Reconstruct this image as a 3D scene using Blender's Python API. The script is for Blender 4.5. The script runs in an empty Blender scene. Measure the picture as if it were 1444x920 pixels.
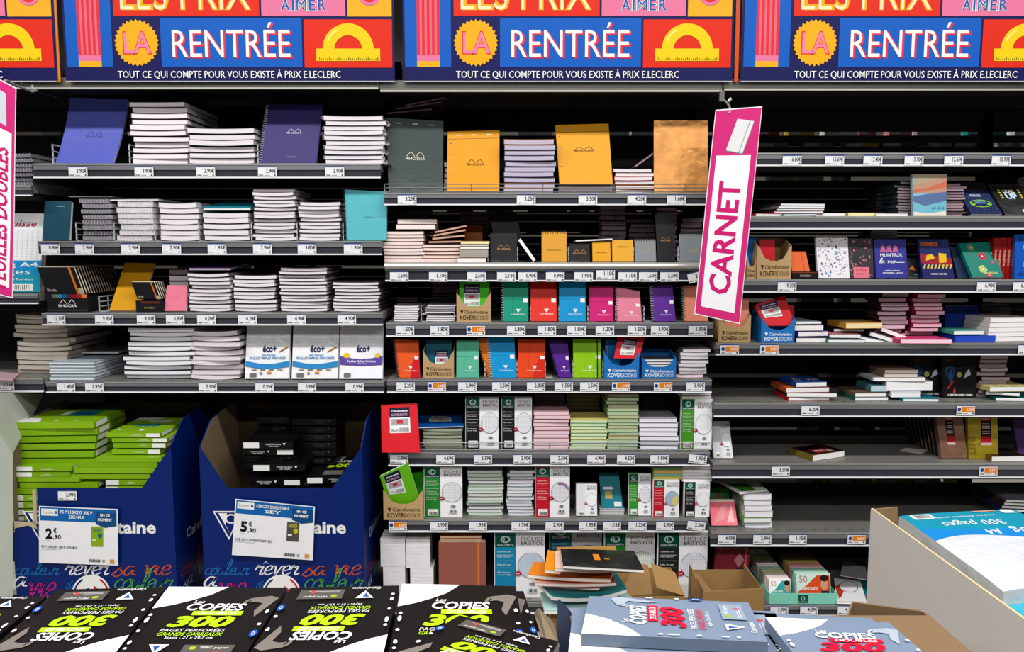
import bpy, math, random
from mathutils import Vector
random.seed(7)
V3 = Vector
# ---------------------------------------------------------------- camera
F = 1100.0; D = 3.08; PITCH = math.atan(110/1100.0); HC = 1.6
CT, ST = math.cos(PITCH), math.sin(PITCH)
scene = bpy.context.scene
C = scene.collection
cam_d = bpy.data.cameras.new('camera'); cam = bpy.data.objects.new('camera', cam_d); C.objects.link(cam)
cam.location = (0, -D, HC); cam.rotation_euler = (math.pi/2-PITCH, 0, 0)
cam_d.sensor_width = 36; cam_d.lens = 36*F/1444; cam_d.clip_start = .05
scene.camera = cam
# ---------------------------------------------------------------- world, lamps, exposure
w = bpy.data.worlds.new('store_light'); scene.world = w; w.use_nodes = True
w.node_tree.nodes['Background'].inputs[0].default_value = (.93, .96, 1, 1)
w.node_tree.nodes['Background'].inputs[1].default_value = .075
def area(name, loc, sx, sy, power, rot=(0, 0, 0), col=(1, .985, .96)):
    l = bpy.data.lights.new(name, 'AREA'); l.shape = 'RECTANGLE'; l.size = sx; l.size_y = sy; l.energy = power; l.color = col
    o = bpy.data.objects.new(name, l); C.objects.link(o); o.location = loc; o.rotation_euler = rot
    return o
area('ceiling_lamp', (0, -2.0, 4.0), 9, .3, 230)
area('ceiling_lamp', (0, -5.0, 4.0), 9, .3, 230)
area('ceiling_lamp', (0, 1.7, 3.3), 7, .25, 150)
scene.view_settings.view_transform = 'Standard'; scene.view_settings.look = 'None'
scene.view_settings.exposure = .34; scene.view_settings.gamma = 1; scene.view_settings.use_curve_mapping = False
# ---------------------------------------------------------------- photograph geometry
def ray(px, py):
    a = (px-722)/F; b = (py-460)/F
    return V3((a, CT - b*ST, -ST - b*CT))
def PY(px, py, Y):
    r = ray(px, py); t = (Y+D)/r.y; return V3((r.x*t, Y, HC+r.z*t))
def PZ(px, py, Z):
    r = ray(px, py); t = (Z-HC)/r.z; return V3((r.x*t, -D+r.y*t, Z))
def XX(px, Y, Z): return (px-722)/F*((Y+D)*CT - (Z-HC)*ST)
# ---------------------------------------------------------------- materials
MATS = {}
def lin(h):
    h = h.lstrip('#'); c = [int(h[i:i+2], 16)/255 for i in (0, 2, 4)]
    return [x/12.92 if x <= .04045 else ((x+.055)/1.055)**2.4 for x in c]
def M(h, kind='print', rough=None):
    k = (h, kind, rough)
    if k in MATS: return MATS[k]
    m = bpy.data.materials.new(kind+'_'+h.strip('#')); m.use_nodes = True; nt = m.node_tree; b = nt.nodes['Principled BSDF']
    c = lin(h)
    if kind in ('print', 'gloss', 'foil'):                        # inks: a little deeper than the hex read off the screen
        mx_, mn_ = max(c), min(c); s_ = (mx_-mn_)/max(mx_, 1e-4); c = [max(0, x-.45*s_*mn_)*(1-.2*s_) for x in c]
    R = {'print': .42, 'card': .85, 'pages': .8, 'metal': .38, 'gloss': .12, 'plastic': .3, 'foil': .3, 'clear': .08, 'bag': .2}[kind]
    b.inputs['Roughness'].default_value = R if rough is None else rough
    b.inputs['Specular IOR Level'].default_value = .5 if kind in ('gloss', 'clear', 'bag', 'foil', 'metal') else .16
    if kind == 'clear':
        b.inputs['Base Color'].default_value = (*c, 1); b.inputs['Alpha'].default_value = .45
        MATS[k] = m; return m
    tc = nt.nodes.new('ShaderNodeTexCoord'); nz = nt.nodes.new('ShaderNodeTexNoise'); mx = nt.nodes.new('ShaderNodeMix'); mx.data_type = 'RGBA'
    mp = nt.nodes.new('ShaderNodeMapping')
    sc = {'metal': (4, 60, 160), 'pages': (3, 3, 900), 'card': (60, 60, 60)}.get(kind, (22, 22, 22))
    mp.inputs['Scale'].default_value = sc
    nz.inputs['Scale'].default_value = 1.0; nz.inputs['Detail'].default_value = 2
    nt.links.new(tc.outputs['Object'], mp.inputs[0]); nt.links.new(mp.outputs[0], nz.inputs['Vector'])
    amp = {'print': .05, 'card': .05, 'pages': .22, 'metal': .14, 'foil': .5}.get(kind, .05)
    mx.inputs['A'].default_value = (*[x*(1-amp) for x in c], 1); mx.inputs['B'].default_value = (*[min(1, x*(1+amp)) for x in c], 1)
    nt.links.new(nz.outputs['Fac'], mx.inputs['Factor']); nt.links.new(mx.outputs['Result'], b.inputs['Base Color'])
    if kind == 'metal': b.inputs['Metallic'].default_value = .55
    if kind == 'foil': b.inputs['Metallic'].default_value = .45
    if kind in ('foil', 'bag', 'gloss'):
        bp = nt.nodes.new('ShaderNodeBump'); bp.inputs['Strength'].default_value = .35 if kind != 'gloss' else .08; bp.inputs['Distance'].default_value = .01
        nt.links.new(nz.outputs['Fac'], bp.inputs['Height']); nt.links.new(bp.outputs[0], b.inputs['Normal'])
    MATS[k] = m; return m
WHITE = M('#e2e2e0'); BLACK = M('#0c0c0e'); NAVY = M('#1d2160')
# ---------------------------------------------------------------- text
TXT = {}
def text_geo(s, bold, shear):
    k = (s, bold, shear)
    if k in TXT: return TXT[k]
    cu = bpy.data.curves.new('t', 'FONT'); cu.body = s; cu.resolution_u = 2; cu.offset = bold; cu.shear = shear; cu.size = 1
    ob = bpy.data.objects.new('t', cu); me = ob.to_mesh()
    vs = [(v.co.x, v.co.y) for v in me.vertices]; fs = [tuple(p.vertices) for p in me.polygons]
    ob.to_mesh_clear(); bpy.data.objects.remove(ob); bpy.data.curves.remove(cu)
    if not vs: TXT[k] = ([], []); return TXT[k]
    x0 = min(v[0] for v in vs); x1 = max(v[0] for v in vs); y0 = min(v[1] for v in vs); y1 = max(v[1] for v in vs)
    TXT[k] = ([((x-x0)/max(1e-6, x1-x0), (y-y0)/max(1e-6, y1-y0)) for x, y in vs], fs); return TXT[k]
HAND = {'c': [(.5, .8), (.35, 1), (.1, .7), (.05, .3), (.3, 0), (.6, .25)], 'o': [(.35, 1), (.08, .6), (.1, .15), (.3, 0), (.55, .5), (.35, 1), (.7, .85)],
 'u': [(0, .95), (.02, .25), (.2, 0), (.4, .3), (.48, .95), (.45, .3), (.56, 0), (.7, .15)], 'l': [(0, .2), (.3, 1.2), (.32, 2), (.18, 2.1), (.1, .8), (.2, 0), (.42, .2)],
 'e': [(0, .4), (.4, .6), (.35, 1), (.1, .8), (.05, .3), (.25, 0), (.55, .25)], 'r': [(0, .5), (.12, 1.05), (.17, .8), (.42, .9), (.35, .3), (.4, 0), (.6, .2)],
 'v': [(0, .9), (.15, .9), (.25, 0), (.5, .9), (.65, .85)], 'i': [(0, .3), (.15, 1), (.12, .3), (.25, 0), (.42, .2)],
 's': [(0, .1), (.35, 1), (.3, .7), (.5, .3), (.25, -.1), (.0, .1)], 'a': [(.5, .9), (.2, 1), (.02, .4), (.2, 0), (.45, .6), (.5, .95), (.48, .2), (.7, .1)], ' ': []}
ADV = {'c': .5, 'o': .6, 'u': .62, 'l': .38, 'e': .48, 'r': .55, 'v': .6, 'i': .36, 's': .55, 'a': .64, ' ': .5}
def smooth(p, n=4):
    out = []
    for i in range(len(p)-1):
        p0, p1, p2, p3 = p[max(i-1, 0)], p[i], p[i+1], p[min(i+2, len(p)-1)]
        for k in range(n):
            t = k/n
            out.append(tuple(.5*((2*p1[j])+(-p0[j]+p2[j])*t+(2*p0[j]-5*p1[j]+4*p2[j]-p3[j])*t*t+(-p0[j]+3*p1[j]-3*p2[j]+p3[j])*t**3) for j in (0, 1)))
    out.append(p[-1]); return out
# ---------------------------------------------------------------- mesh builder
class G:
    def __init__(s): s.v = []; s.f = []; s.m = []; s.mats = []; s.lay = 0
    def mi(s, m):
        if m not in s.mats: s.mats.append(m)
        return s.mats.index(m)
    def face(s, pts, m):
        b = len(s.v); s.v += [V3(p) for p in pts]; s.f.append(tuple(range(b, b+len(pts)))); s.m.append(s.mi(m))
    def raw(s, vs, fs, m):
        b = len(s.v); s.v += [V3(p) for p in vs]; k = s.mi(m)
        for f in fs: s.f.append(tuple(b+i for i in f)); s.m.append(k)
    def box(s, a, b, m):
        x0, y0, z0 = a; x1, y1, z1 = b
        s.raw([(x0,y0,z0),(x1,y0,z0),(x1,y1,z0),(x0,y1,z0),(x0,y0,z1),(x1,y0,z1),(x1,y1,z1),(x0,y1,z1)],
              [(3,2,1,0),(4,5,6,7),(0,1,5,4),(1,2,6,5),(2,3,7,6),(3,0,4,7)], m)
    def slab(s, f, o0, o1, m, nu=1, nv=1, u=(0, 1), v=(0, 1)):
        """closed slab over a mapped sheet, from offset o0 (back) to o1 (front)"""
        U = [u[0]+(u[1]-u[0])*i/nu for i in range(nu+1)]; W = [v[0]+(v[1]-v[0])*j/nv for j in range(nv+1)]
        vs = [f(a, b, o) for o in (o0, o1) for b in W for a in U]; N = (nu+1)*(nv+1); fs = []
        I = lambda i, j, k: k*N + j*(nu+1) + i
        for j in range(nv):
            for i in range(nu):
                fs.append((I(i,j,1), I(i+1,j,1), I(i+1,j+1,1), I(i,j+1,1))); fs.append((I(i,j+1,0), I(i+1,j+1,0), I(i+1,j,0), I(i,j,0)))
        for i in range(nu):
            fs.append((I(i,0,0), I(i+1,0,0), I(i+1,0,1), I(i,0,1))); fs.append((I(i+1,nv,0), I(i,nv,0), I(i,nv,1), I(i+1,nv,1)))
        for j in range(nv):
            fs.append((I(0,j+1,0), I(0,j,0), I(0,j,1), I(0,j+1,1))); fs.append((I(nu,j,0), I(nu,j+1,0), I(nu,j+1,1), I(nu,j,1)))
        s.raw(vs, fs, m)
    def off(s): s.lay += 1; return .0003 + s.lay*.00008
    def rect(s, f, u0, v0, u1, v1, m, nv=1):
        o = s.off()
        for j in range(nv):
            a = v0+(v1-v0)*j/nv; b = v0+(v1-v0)*(j+1)/nv
            s.face([f(u0,a,o), f(u1,a,o), f(u1,b,o), f(u0,b,o)], m)
    def poly(s, f, pts, m):
        o = s.off(); s.face([f(a, b, o) for a, b in pts], m)
    def disc(s, f, cu, cv, ru, rv, m, n=20, a0=0, a1=360, ri=0):
        o = s.off(); A = [math.radians(a0+(a1-a0)*i/n) for i in range(n+1)]
        if ri:
            for i in range(n): s.face([f(cu+ru*r*math.cos(t), cv+rv*r*math.sin(t), o) for r, t in ((ri,A[i]),(1,A[i]),(1,A[i+1]),(ri,A[i+1]))], m)
        else: s.face([f(cu+ru*math.cos(t), cv+rv*math.sin(t), o) for t in (A if a1-a0 < 360 else A[:-1])], m)
    def text(s, f, t, u0, v0, u1, v1, m, bold=0, shear=0, rot=0):
        o = s.off(); vs, fs = text_geo(t, bold, shear)
        if rot: P = [f(u1-y*(u1-u0), v0+x*(v1-v0), o) for x, y in vs]
        else: P = [f(u0+x*(u1-u0), v0+y*(v1-v0), o) for x, y in vs]
        s.raw(P, fs, m)
    def hand(s, f, t, u0, v0, u1, hv, m, w=.1, asp=1):
        o = s.off(); tot = sum(ADV[c] for c in t); k = (u1-u0)/tot; x = 0
        for ch in t:
            p = smooth(HAND[ch]) if HAND[ch] else []
            for i in range(len(p)-1):
                (xa, ya), (xb, yb) = p[i], p[i+1]; dx, dy = xb-xa, yb-ya; L = math.hypot(dx, dy) or 1; nx, ny = -dy/L*w/2, dx/L*w/2
                q = [(xa-dx*.1+nx, ya-dy*.1+ny), (xb+dx*.1+nx, yb+dy*.1+ny), (xb+dx*.1-nx, yb+dy*.1-ny), (xa-dx*.1-nx, ya-dy*.1-ny)]
                s.face([f(u0+(x+a+b*.18)*k, v0+b*hv, o) for a, b in q], m)
            x += ADV[ch]
    def tube(s, pts, r, m, n=6, closed=False):
        pts = [V3(p) for p in pts]; N = len(pts); vs = []; fs = []
        for i, p in enumerate(pts):
            a = pts[(i-1) % N] if (closed or i) else p; b = pts[(i+1) % N] if (closed or i < N-1) else p
            t = (b-a).normalized(); up = V3((0, 0, 1)) if abs(t.z) < .9 else V3((1, 0, 0)); x = t.cross(up).normalized(); y = t.cross(x)
            vs += [p + x*r*math.cos(2*math.pi*k/n) + y*r*math.sin(2*math.pi*k/n) for k in range(n)]
        for i in range(N if closed else N-1):
            j = (i+1) % N
            for k in range(n): fs.append((i*n+k, i*n+(k+1) % n, j*n+(k+1) % n, j*n+k))
        if not closed: fs += [tuple(range(n-1, -1, -1)), tuple((N-1)*n+k for k in range(n))]
        s.raw(vs, fs, m)
    def mesh(s, name, org=(0, 0, 0)):
        org = V3(org); me = bpy.data.meshes.new(name); me.from_pydata([tuple(v-org) for v in s.v], [], s.f)
        for m in s.mats: me.materials.append(m)
        me.polygons.foreach_set('material_index', s.m); me.update(); return me
    def build(s, name, parent=None, org=(0, 0, 0)):
        o = bpy.data.objects.new(name, s.mesh(name, org)); C.objects.link(o)
        if parent: o.parent = parent
        else: o.location = org
        return o
SEEN = {}
def tag(o, label, cat, group=None):
    n = len(label.split())
    if n < 4 or n > 16: print('LABEL WORDS', n, label)
    if label in SEEN: print('DUP LABEL', label)
    SEEN[label] = 1
    o['label'] = label; o['category'] = cat
    if group: o['group'] = group
    return o
def empty(name, loc):
    o = bpy.data.objects.new(name, None); o.empty_display_size = .02; C.objects.link(o); o.location = loc; return o
ORD = ['first','second','third','fourth','fifth','sixth','seventh','eighth','ninth','tenth','eleventh','twelfth','thirteenth','fourteenth','fifteenth','sixteenth','seventeenth','eighteenth','nineteenth','twentieth']
def bil(c):
    a, b, d, e = [V3(p) for p in c]   # bl br tr tl
    n = ((b-a).cross(e-a)).normalized()
    return (lambda u, v, o: a*(1-u)*(1-v)+b*u*(1-v)+d*u*v+e*(1-u)*v + n*o), n
# ---------------------------------------------------------------- shelving
SH = {}
SN = {'L1':'top left shelf','L2':'second left shelf','L3':'third left shelf','L4':'lowest left shelf','M1':'top middle shelf','M2':'second middle shelf','M3':'third middle shelf','M4':'fourth middle shelf','M5':'fifth middle shelf','M6':'sixth middle shelf','M7':'bottom middle shelf','R1':'top right shelf','R2':'second right shelf','R3':'third right shelf','R4':'fourth right shelf','R5':'fifth right shelf','R6':'sixth right shelf','R7':'seventh right shelf','R8':'bottom right shelf','F1':'far left shelf','F2':'far left shelf','F3':'far left shelf'}
ROW = {'L1':(231,251),'L2':(340,359),'L3':(441,458),'L4':(538,553),'M1':(272,289),'M2':(370,396),'M3':(455,474),'M4':(535,553),'M5':(637,656),'M6':(732,749),'M7':(848,864),
       'R1':(216,234),'R2':(305,323),'R3':(394,412),'R4':(484,500),'R5':(568,587),'R6':(653,673),'R7':(750,769),'R8':(852,868),'F1':(262,276),'F2':(415,428),'F3':(533,552)}
for k, (a, b) in ROW.items(): SH[k] = PY(722, a, 0).z
X0 = XX(53, 0, 1.6); X1 = XX(541, 0, 1.6); X2 = XX(1010, 0, 1.6); X3 = 2.13; XF = X0-1.33
DEP = .47
RAILG = M('#85858a', 'metal'); RAILD = M('#34343c', 'plastic'); LIP = M('#a9aaa8', 'metal'); SURF = M('#8d8b86', 'metal', .5); FRAME = M('#17171a', 'metal', .6); CLEAR = M('#e4e6ea', 'plastic')
GAPS = {'L': (190, 372), 'M': (190, 292, 322), 'R': (186, 203, 252, 330, 424, 500, 528, 606, 680), 'F': (190,)}
def bay(label, xa, xb, rows, top_py, ztop):
    b = empty('shelving_bay', ((xa+xb)/2, .25, 0)); tag(b, label, 'shelving', 'gondola shelving bays'); org = b.location
    for i, x in enumerate((xa, xb)):
        g = G(); g.box((x-.016, .47, 0), (x+.016, .53, ztop), FRAME)
        g.build('upright', b, org)
    sm_ = []
    for hh in (.033, .049):
        sl = G(); sl.box((xa+.018, .49, 0), (xb-.018, .498, hh), M('#1b1b1e', 'plastic', .6)); sm_.append(sl.mesh('back_slat', (xa, .49, 0)))
    z = .12; gz = [PY(722, py, .49).z for py in GAPS.get(rows[0][0], ())]
    while z < ztop-.03:
        gap = any(z+.026 < q < z+.08 for q in gz)
        o = bpy.data.objects.new('back_slat', sm_[0 if gap else 1]); C.objects.link(o); o.parent = b; o.location = V3((xa, .49, z))-org; z += .05
    g = G(); g.box((xa+.02, .05, 0), (xb-.02, .09, .14), FRAME); g.build('kick_plate', b, org)
    for k in rows:
        zt = SH[k]; zb = PY(722, ROW[k][1], 0).z; g = G()
        g.box((xa+.006, 0, zt-.028), (xb-.006, DEP, zt), SURF)
        n = 26
        for i in range(n):                                      # divider slots punched along the front edge
            x = xa+.03+(xb-xa-.06)*i/(n-1); g.box((x-.008, .02, zt-.001), (x+.008, .023, zt+.0003), BLACK)
        s = g.build('shelf', b, org)
        r = G(); h = zt-zb
        r.box((xa+.006, -.004, zb), (xb-.006, 0, zt), RAILD)
        r.box((xa+.006, -.008, zt-h*.45), (xb-.006, -.004, zt-.001), RAILG)
        r.box((xa+.006, -.010, zt-.006), (xb-.006, -.008, zt), LIP)
        r.box((xa+.006, -.012, zb-.002), (xb-.006, -.004, zb+.003), CLEAR)
        if k == 'M2': r.tube([(xa+.006, -.012, zt-.013), (xb-.006, -.012, zt-.013)], .013, M('#c9c9c4', 'metal', .3), 12)
        r.build('price_rail', s, org)
        for x in (xa+.010, xb-.010):
            q = G(); q.raw([(x-.003,.02,zt-.028),(x+.003,.02,zt-.028),(x-.003,.47,zt-.028),(x+.003,.47,zt-.028),(x-.003,.02,zt-.045),(x+.003,.02,zt-.045),(x-.003,.47,zt-.10),(x+.003,.47,zt-.10)],
                  [(0,1,3,2),(4,6,7,5),(0,2,6,4),(1,5,7,3),(0,4,5,1),(2,3,7,6)], FRAME); q.build('bracket', s, org)
        if k in ('M1', 'M5'):
            for (pa, pb) in (((XX(543,0,zt), XX(998,0,zt)),) if k == 'M1' else ((XX(556,0,zt), XX(1004,0,zt)),)):
                q = G(); W = M('#8b8e90', 'metal', .3); z0 = zt+.006; z1 = zt+.034; y = .008
                q.tube([(pa,y,z0),(pa-.004,y,z0+.01),(pa-.004,y,z1-.008),(pa,y,z1),(pb,y,z1),(pb+.004,y,z1-.008),(pb+.004,y,z0+.01),(pb,y,z0)], .0022, W, 6, True)
                q.tube([(pa,y,(z0+z1)/2),(pb,y,(z0+z1)/2)], .0016, W)
                for i in range(5):
                    x = pa+(pb-pa)*(i+.2)/4.5; q.tube([(x,y+.003,zt-.0),(x,y+.003,z1)], .0018, W)
                q.build('wire_fence', s, org)
    # top canopy shelf that carries the banners
    zt = PY(722, top_py, 0).z; g = G(); g.box((xa+.004, -.03, zt-.045), (xb-.004, .50, zt-.033), FRAME)
    t = g.build('canopy', b, org)
    g = G(); g.box((xa+.004, -.04, zt-.055), (xb-.004, -.03, zt-.012), M('#6e6c66', 'metal')); g.box((xa+.004, -.043, zt-.055), (xb-.004, -.04, zt-.049), M('#b9b6ab', 'metal')); g.build('canopy_edge', t, org)
    g = G(); g.box((xa+.02, .18, zt-.075), (xb-.02, .19, zt-.045), FRAME); g.build('canopy_rib', t, org)
    return b
bay('left black shelving bay with white notebook stacks and price rails', X0, X1, ['L1','L2','L3','L4'], 108, 2.42)
bay('middle black shelving bay full of colourful notebooks and card packs', X1, X2, ['M1','M2','M3','M4','M5','M6','M7'], 112, 2.42)
bay('right black shelving bay with half empty shelves of diaries', X2, X3, ['R1','R2','R3','R4','R5','R6','R7','R8'], 110, 2.42)
bay('far right shelving bay just past the right photo edge', X3, X3+1.33, ['R1','R2','R3','R4','R5','R6','R7','R8'], 110, 2.42)
bay('far left shelving bay cut off by the photo edge', XF, X0, ['F1','F2','F3'], 108, 2.42)
g = G(); g.box((-6, -6, -.02), (6, 6, 0), M('#b9b4aa', 'print', .25)); fl = g.build('floor'); fl['kind'] = 'structure'
g = G(); g.box((-6, 3.4, 0), (6, 3.5, 4.2), M('#45423d', 'print', .6)); o = g.build('wall_back'); o['kind'] = 'structure'
# ---------------------------------------------------------------- printed cover designs
def clair(f, g, u, v, s, m, a=1.0, bar=True):
    g.poly(f, [(u-s, v+s*a*.8), (u+s, v+s*a*.8), (u+.1*s, v-s*a)], m)
    g.disc(f, u+.1*s, v+s*a*.2, s*.35, s*a*.35, M('#c8d4e8'), 8)
    if bar: g.text(f, 'Clairefontaine', u-s*3, v-s*a*2.1, u+s*3, v-s*a*1.4, m, .01)
def d_rhodia(tc='#111111', cu=.52, cv=.46, w=.36, h=.06, tri=True, small=False):
    def d(f, g):
        m = M(tc); h_ = h*.72
        g.text(f, 'RHODIA', cu-w/2, cv, cu+w/2, cv+h_, m, .012)
        if tri:
            for c in (cu-w*.24, cu+w*.24):
                for a, b in (((c-w*.2, cv+h_*1.3), (c, cv+h_*2.9)), ((c, cv+h_*2.9), (c+w*.2, cv+h_*1.3))):
                    t = w*.018; g.poly(f, [(a[0]-t, a[1]), (a[0]+t, a[1]), (b[0]+t, b[1]), (b[0]-t, b[1])], m)
        if small: g.text(f, 'CLASSIC NOTEBOOK', cu-w*.35, .1, cu+w*.35, .115, m)
    return d
def d_pad(tc='#111111', **k):
    r = d_rhodia(tc, **k)
    def d(f, g):
        g.rect(f, 0, .87, 1, .875, M('#3c3320')); 
        for u in (.2, .5, .8): g.rect(f, u-.05, .93, u+.05, .94, M('#b9b4a8', 'metal'))
        for v in (.3, .62, .8): g.disc(f, .05, v, .012, .009, M('#222222'), 8)
        r(f, g)
    return d
def d_clf(dark=None, elastic=False, swirl=None):
    def d(f, g):
        if swirl: g.poly(f, [(.55, .0), (1, 0), (1, .62), (.8, .55), (.62, .3)], M(swirl))
        if dark:
            g.rect(f, 0, .55, 1, .565, M(dark)); g.rect(f, .38, .1, .39, 1, M(dark))
        g.rect(f, .8, .48, .97, .57, WHITE)
        clair(f, g, .6, .27, .09, WHITE, .55)
        if elastic: g.rect(f, .84, 0, .88, 1, BLACK)
    return d
def d_bristol(band, circ='#e9e9ee', grid=True, big=False, word='#6a6a6a', extra=None, gband=False):
    def d(f, g):
        B = M(band); bw = .42 if not big else .42
        g.rect(f, 0, 0, bw, 1, B)
        if not gband: g.rect(f, .02, .78, bw-.02, .98, M('#0d5a48'))
        g.disc(f, bw*.5, .9, .1, .055, M('#cfe6dd'), 10, ri=.7); g.text(f, 'L', bw*.42, .87, bw*.6, .93, M('#cfe6dd')); g.text(f, 'EXACOMPTA', .05, .80, bw-.04, .83, WHITE, .01)
        for i, (t, v) in enumerate((('Quadrille 5x5', .70), ('Non perfore', .62), ('148 x 210 mm', .50), ('50 fiches', .38), ('bristol 205g', .34))):
            g.text(f, t, .05, v, bw-.10, v+.024, WHITE, .0)
        for v in (.66, .57, .46): g.rect(f, .04, v, bw-.04, v+.004, WHITE)
        g.rect(f, .08, .03, bw-.06, .16, WHITE)
        for i in range(9): g.rect(f, .12+i*.024, .04, .13+i*.024+.004*(i % 3), .10, BLACK)
        g.text(f, 'FICHES', bw+.1, .885, .97, .94, M(word), -.008); g.text(f, 'BRISTOL', bw+.1, .82, .97, .87, M('#2c2c2c'), .0)
        g.disc(f, .73, .50, .27, .2, M('#3c3c40'), 24); g.disc(f, .73, .50, .262, .194, M(circ), 24)
        if grid:
            gm = M('#b8b8c4')
            for i in range(-5, 6):
                y = i*.032; hx = .262*math.sqrt(max(0, 1-(y/.194)**2)); g.rect(f, .73-hx, .5+y, .73+hx, .503+y, gm)
                x = i*.045; hy = .194*math.sqrt(max(0, 1-(x/.262)**2)); g.rect(f, .73+x, .5-hy, .735+x, .5+hy, gm)
        if extra: extra(f, g)
        g.disc(f, .46, .38, .075, .038, M('#b01030'), 12); g.text(f, '50', .425, .37, .495, .39, WHITE, .03)
        g.poly(f, [(.68, .22), (.76, .25), (.84, .22), (.76, .19)], M('#77777a')); g.rect(f, .66, .08, .86, .15, M('#c9c9cc')); g.rect(f, .69, .09, .75, .14, M('#555555')); g.rect(f, .78, .09, .84, .14, M('#777777'))
    return d
def d_label(u0=.2, v0=.5, u1=.78, v1=.85):
    def d(f, g):
        X = lambda a: u0+(u1-u0)*a; Y = lambda a: v0+(v1-v0)*a
        g.rect(f, X(0), Y(0), X(1), Y(1), WHITE); g.rect(f, X(0), Y(.6), X(1), Y(1), M('#1b1a3c'))
        g.text(f, 'Clairefontaine', X(.1), Y(.82), X(.9), Y(.9), WHITE, .03); g.text(f, 'KOVERBOOK', X(.1), Y(.66), X(.9), Y(.76), M('#d0a0c0'), .03)
        g.rect(f, X(.08), Y(.3), X(.92), Y(.55), M('#9fa0a4')); g.rect(f, X(.35), Y(.36), X(.65), Y(.5), M('#d03040'))
        for i in range(10): g.rect(f, X(.45+i*.05), Y(.05), X(.47+i*.05), Y(.2), BLACK)
        g.text(f, '24x32 cm', X(.06), Y(.06), X(.4), Y(.16), M('#444444'))
    return d
# ---------------------------------------------------------------- standing notebooks
def rings_on(g, f, side, th, m, cnt, r=None):
    r = r or max(th*.7, .006)
    for i in range(cnt):
        t = (i+.5)/cnt; pts = []
        for k in range(8):
            a = 2*math.pi*k/8
            if side == 'left': c = f(0, t, -th/2); e = (f(1, t, 0)-f(0, t, 0)).normalized(); nn = (f(0, t, 1)-f(0, t, 0)).normalized()
            else: c = f(t, 1, -th/2); e = (f(t, 1, 0)-f(t, .9, 0)).normalized(); nn = (f(t, 1, 1)-f(t, 1, 0)).normalized()
            pts.append(c + e*r*math.cos(a)*.9 + nn*r*math.sin(a)*1.1)
        g.tube(pts, .0014, m, 4, True)
def pad(sh, xb, yt, col, deco=None, label='', xt=None, yb=.03, lean=.05, th=.012, bend=0, ring=None, rc='#e4e5ea', pages='#e6e1e4', name='notebook', cat='notebook', group=None, z=None, kind='print', back=(), bp='', roll=0):
    zb = (SH[sh] if z is None else z)+.0008
    if not isinstance(yt, tuple): yt = (yt, yt)
    bl = V3((XX(xb[0], yb, zb), yb, zb)); br = V3((XX(xb[1], yb, zb), yb, zb))
    if xt is None:
        zt = PY(xb[0], yt[0], yb+lean).z; tl = V3((bl.x, yb+lean, zt)); tr = V3((br.x, yb+lean, PY(xb[1], yt[1], yb+lean).z))
    else: tl = PY(xt[0], yt[0], yb+lean); tr = PY(xt[1], yt[1], yb+lean)
    pn = (br-bl).cross(tl-bl); tpx = xt[1] if xt is not None else None      # keep all four corners in one plane
    if tpx is not None: r_ = ray(tpx, yt[1]); cp = V3((0, -D, HC)); tr = cp + r_*((bl-cp).dot(pn)/r_.dot(pn))
    else: tr.y = bl.y-((tr.x-bl.x)*pn.x+(tr.z-bl.z)*pn.z)/pn.y
    f0, n = bil([bl, br, tr, tl]); up = V3((0, 0, th*max(0, n.z)))
    if roll: bl.z += max(0, roll); br.z += max(0, -roll); f0, n = bil([bl, br, tr, tl])
    f = (lambda u, v, o: f0(u, v, o)+up + n*(-bend*4*v*(1-v))) if bend else (lambda u, v, o: f0(u, v, o)+up)
    nv = 6 if bend else 1; org = (bl+br)/2; c = .0009
    g = G(); cm = M(col, kind)
    g.slab(f, -c, 0, cm, 1, nv); g.slab(f, -th, -th+c, cm, 1, nv)
    if ring is None: g.slab(f, -th, 0, cm, 1, nv, (-.012, 0), (0, 1))
    if deco: deco(f, g)
    if name == 'notebook': name = 'spiral_notebook' if ring else 'notepad' if sh[0] in 'LM' and sh[1] in '12' else 'notebook'
    root = g.build(name, None, org); tag(root, label, cat, group)
    g = G(); g.slab(f, -th+c, -c, M(pages, 'pages'), 1, nv, (.0 if ring is None else .02, .985), (.008, .992)); g.build('pages', root, org)
    if ring:
        g = G(); L = (tl-bl).length if ring == 'left' else (tr-tl).length
        rings_on(g, f, ring, th, M(rc, 'metal', .3), max(6, int(L/.0095))); g.build('spiral_binding', root, org)
    y = yb
    for i, b in enumerate(back):
        y += (th+.002)/max(.3, abs(n.y)) + .001
        dx = 0
        pad(sh, xb, (yt[0]+1.5*(i+1)*(1 if yt[0] < 350 else -1)*.4, yt[1]), b, None, f'{bp}, {ORD[i]} one behind', None if xt is None else xt, y, lean, th*.95, bend, ring, rc, pages, name, cat, (group or 'notebooks behind the front copies'), z, 'print')
    return root
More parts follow.
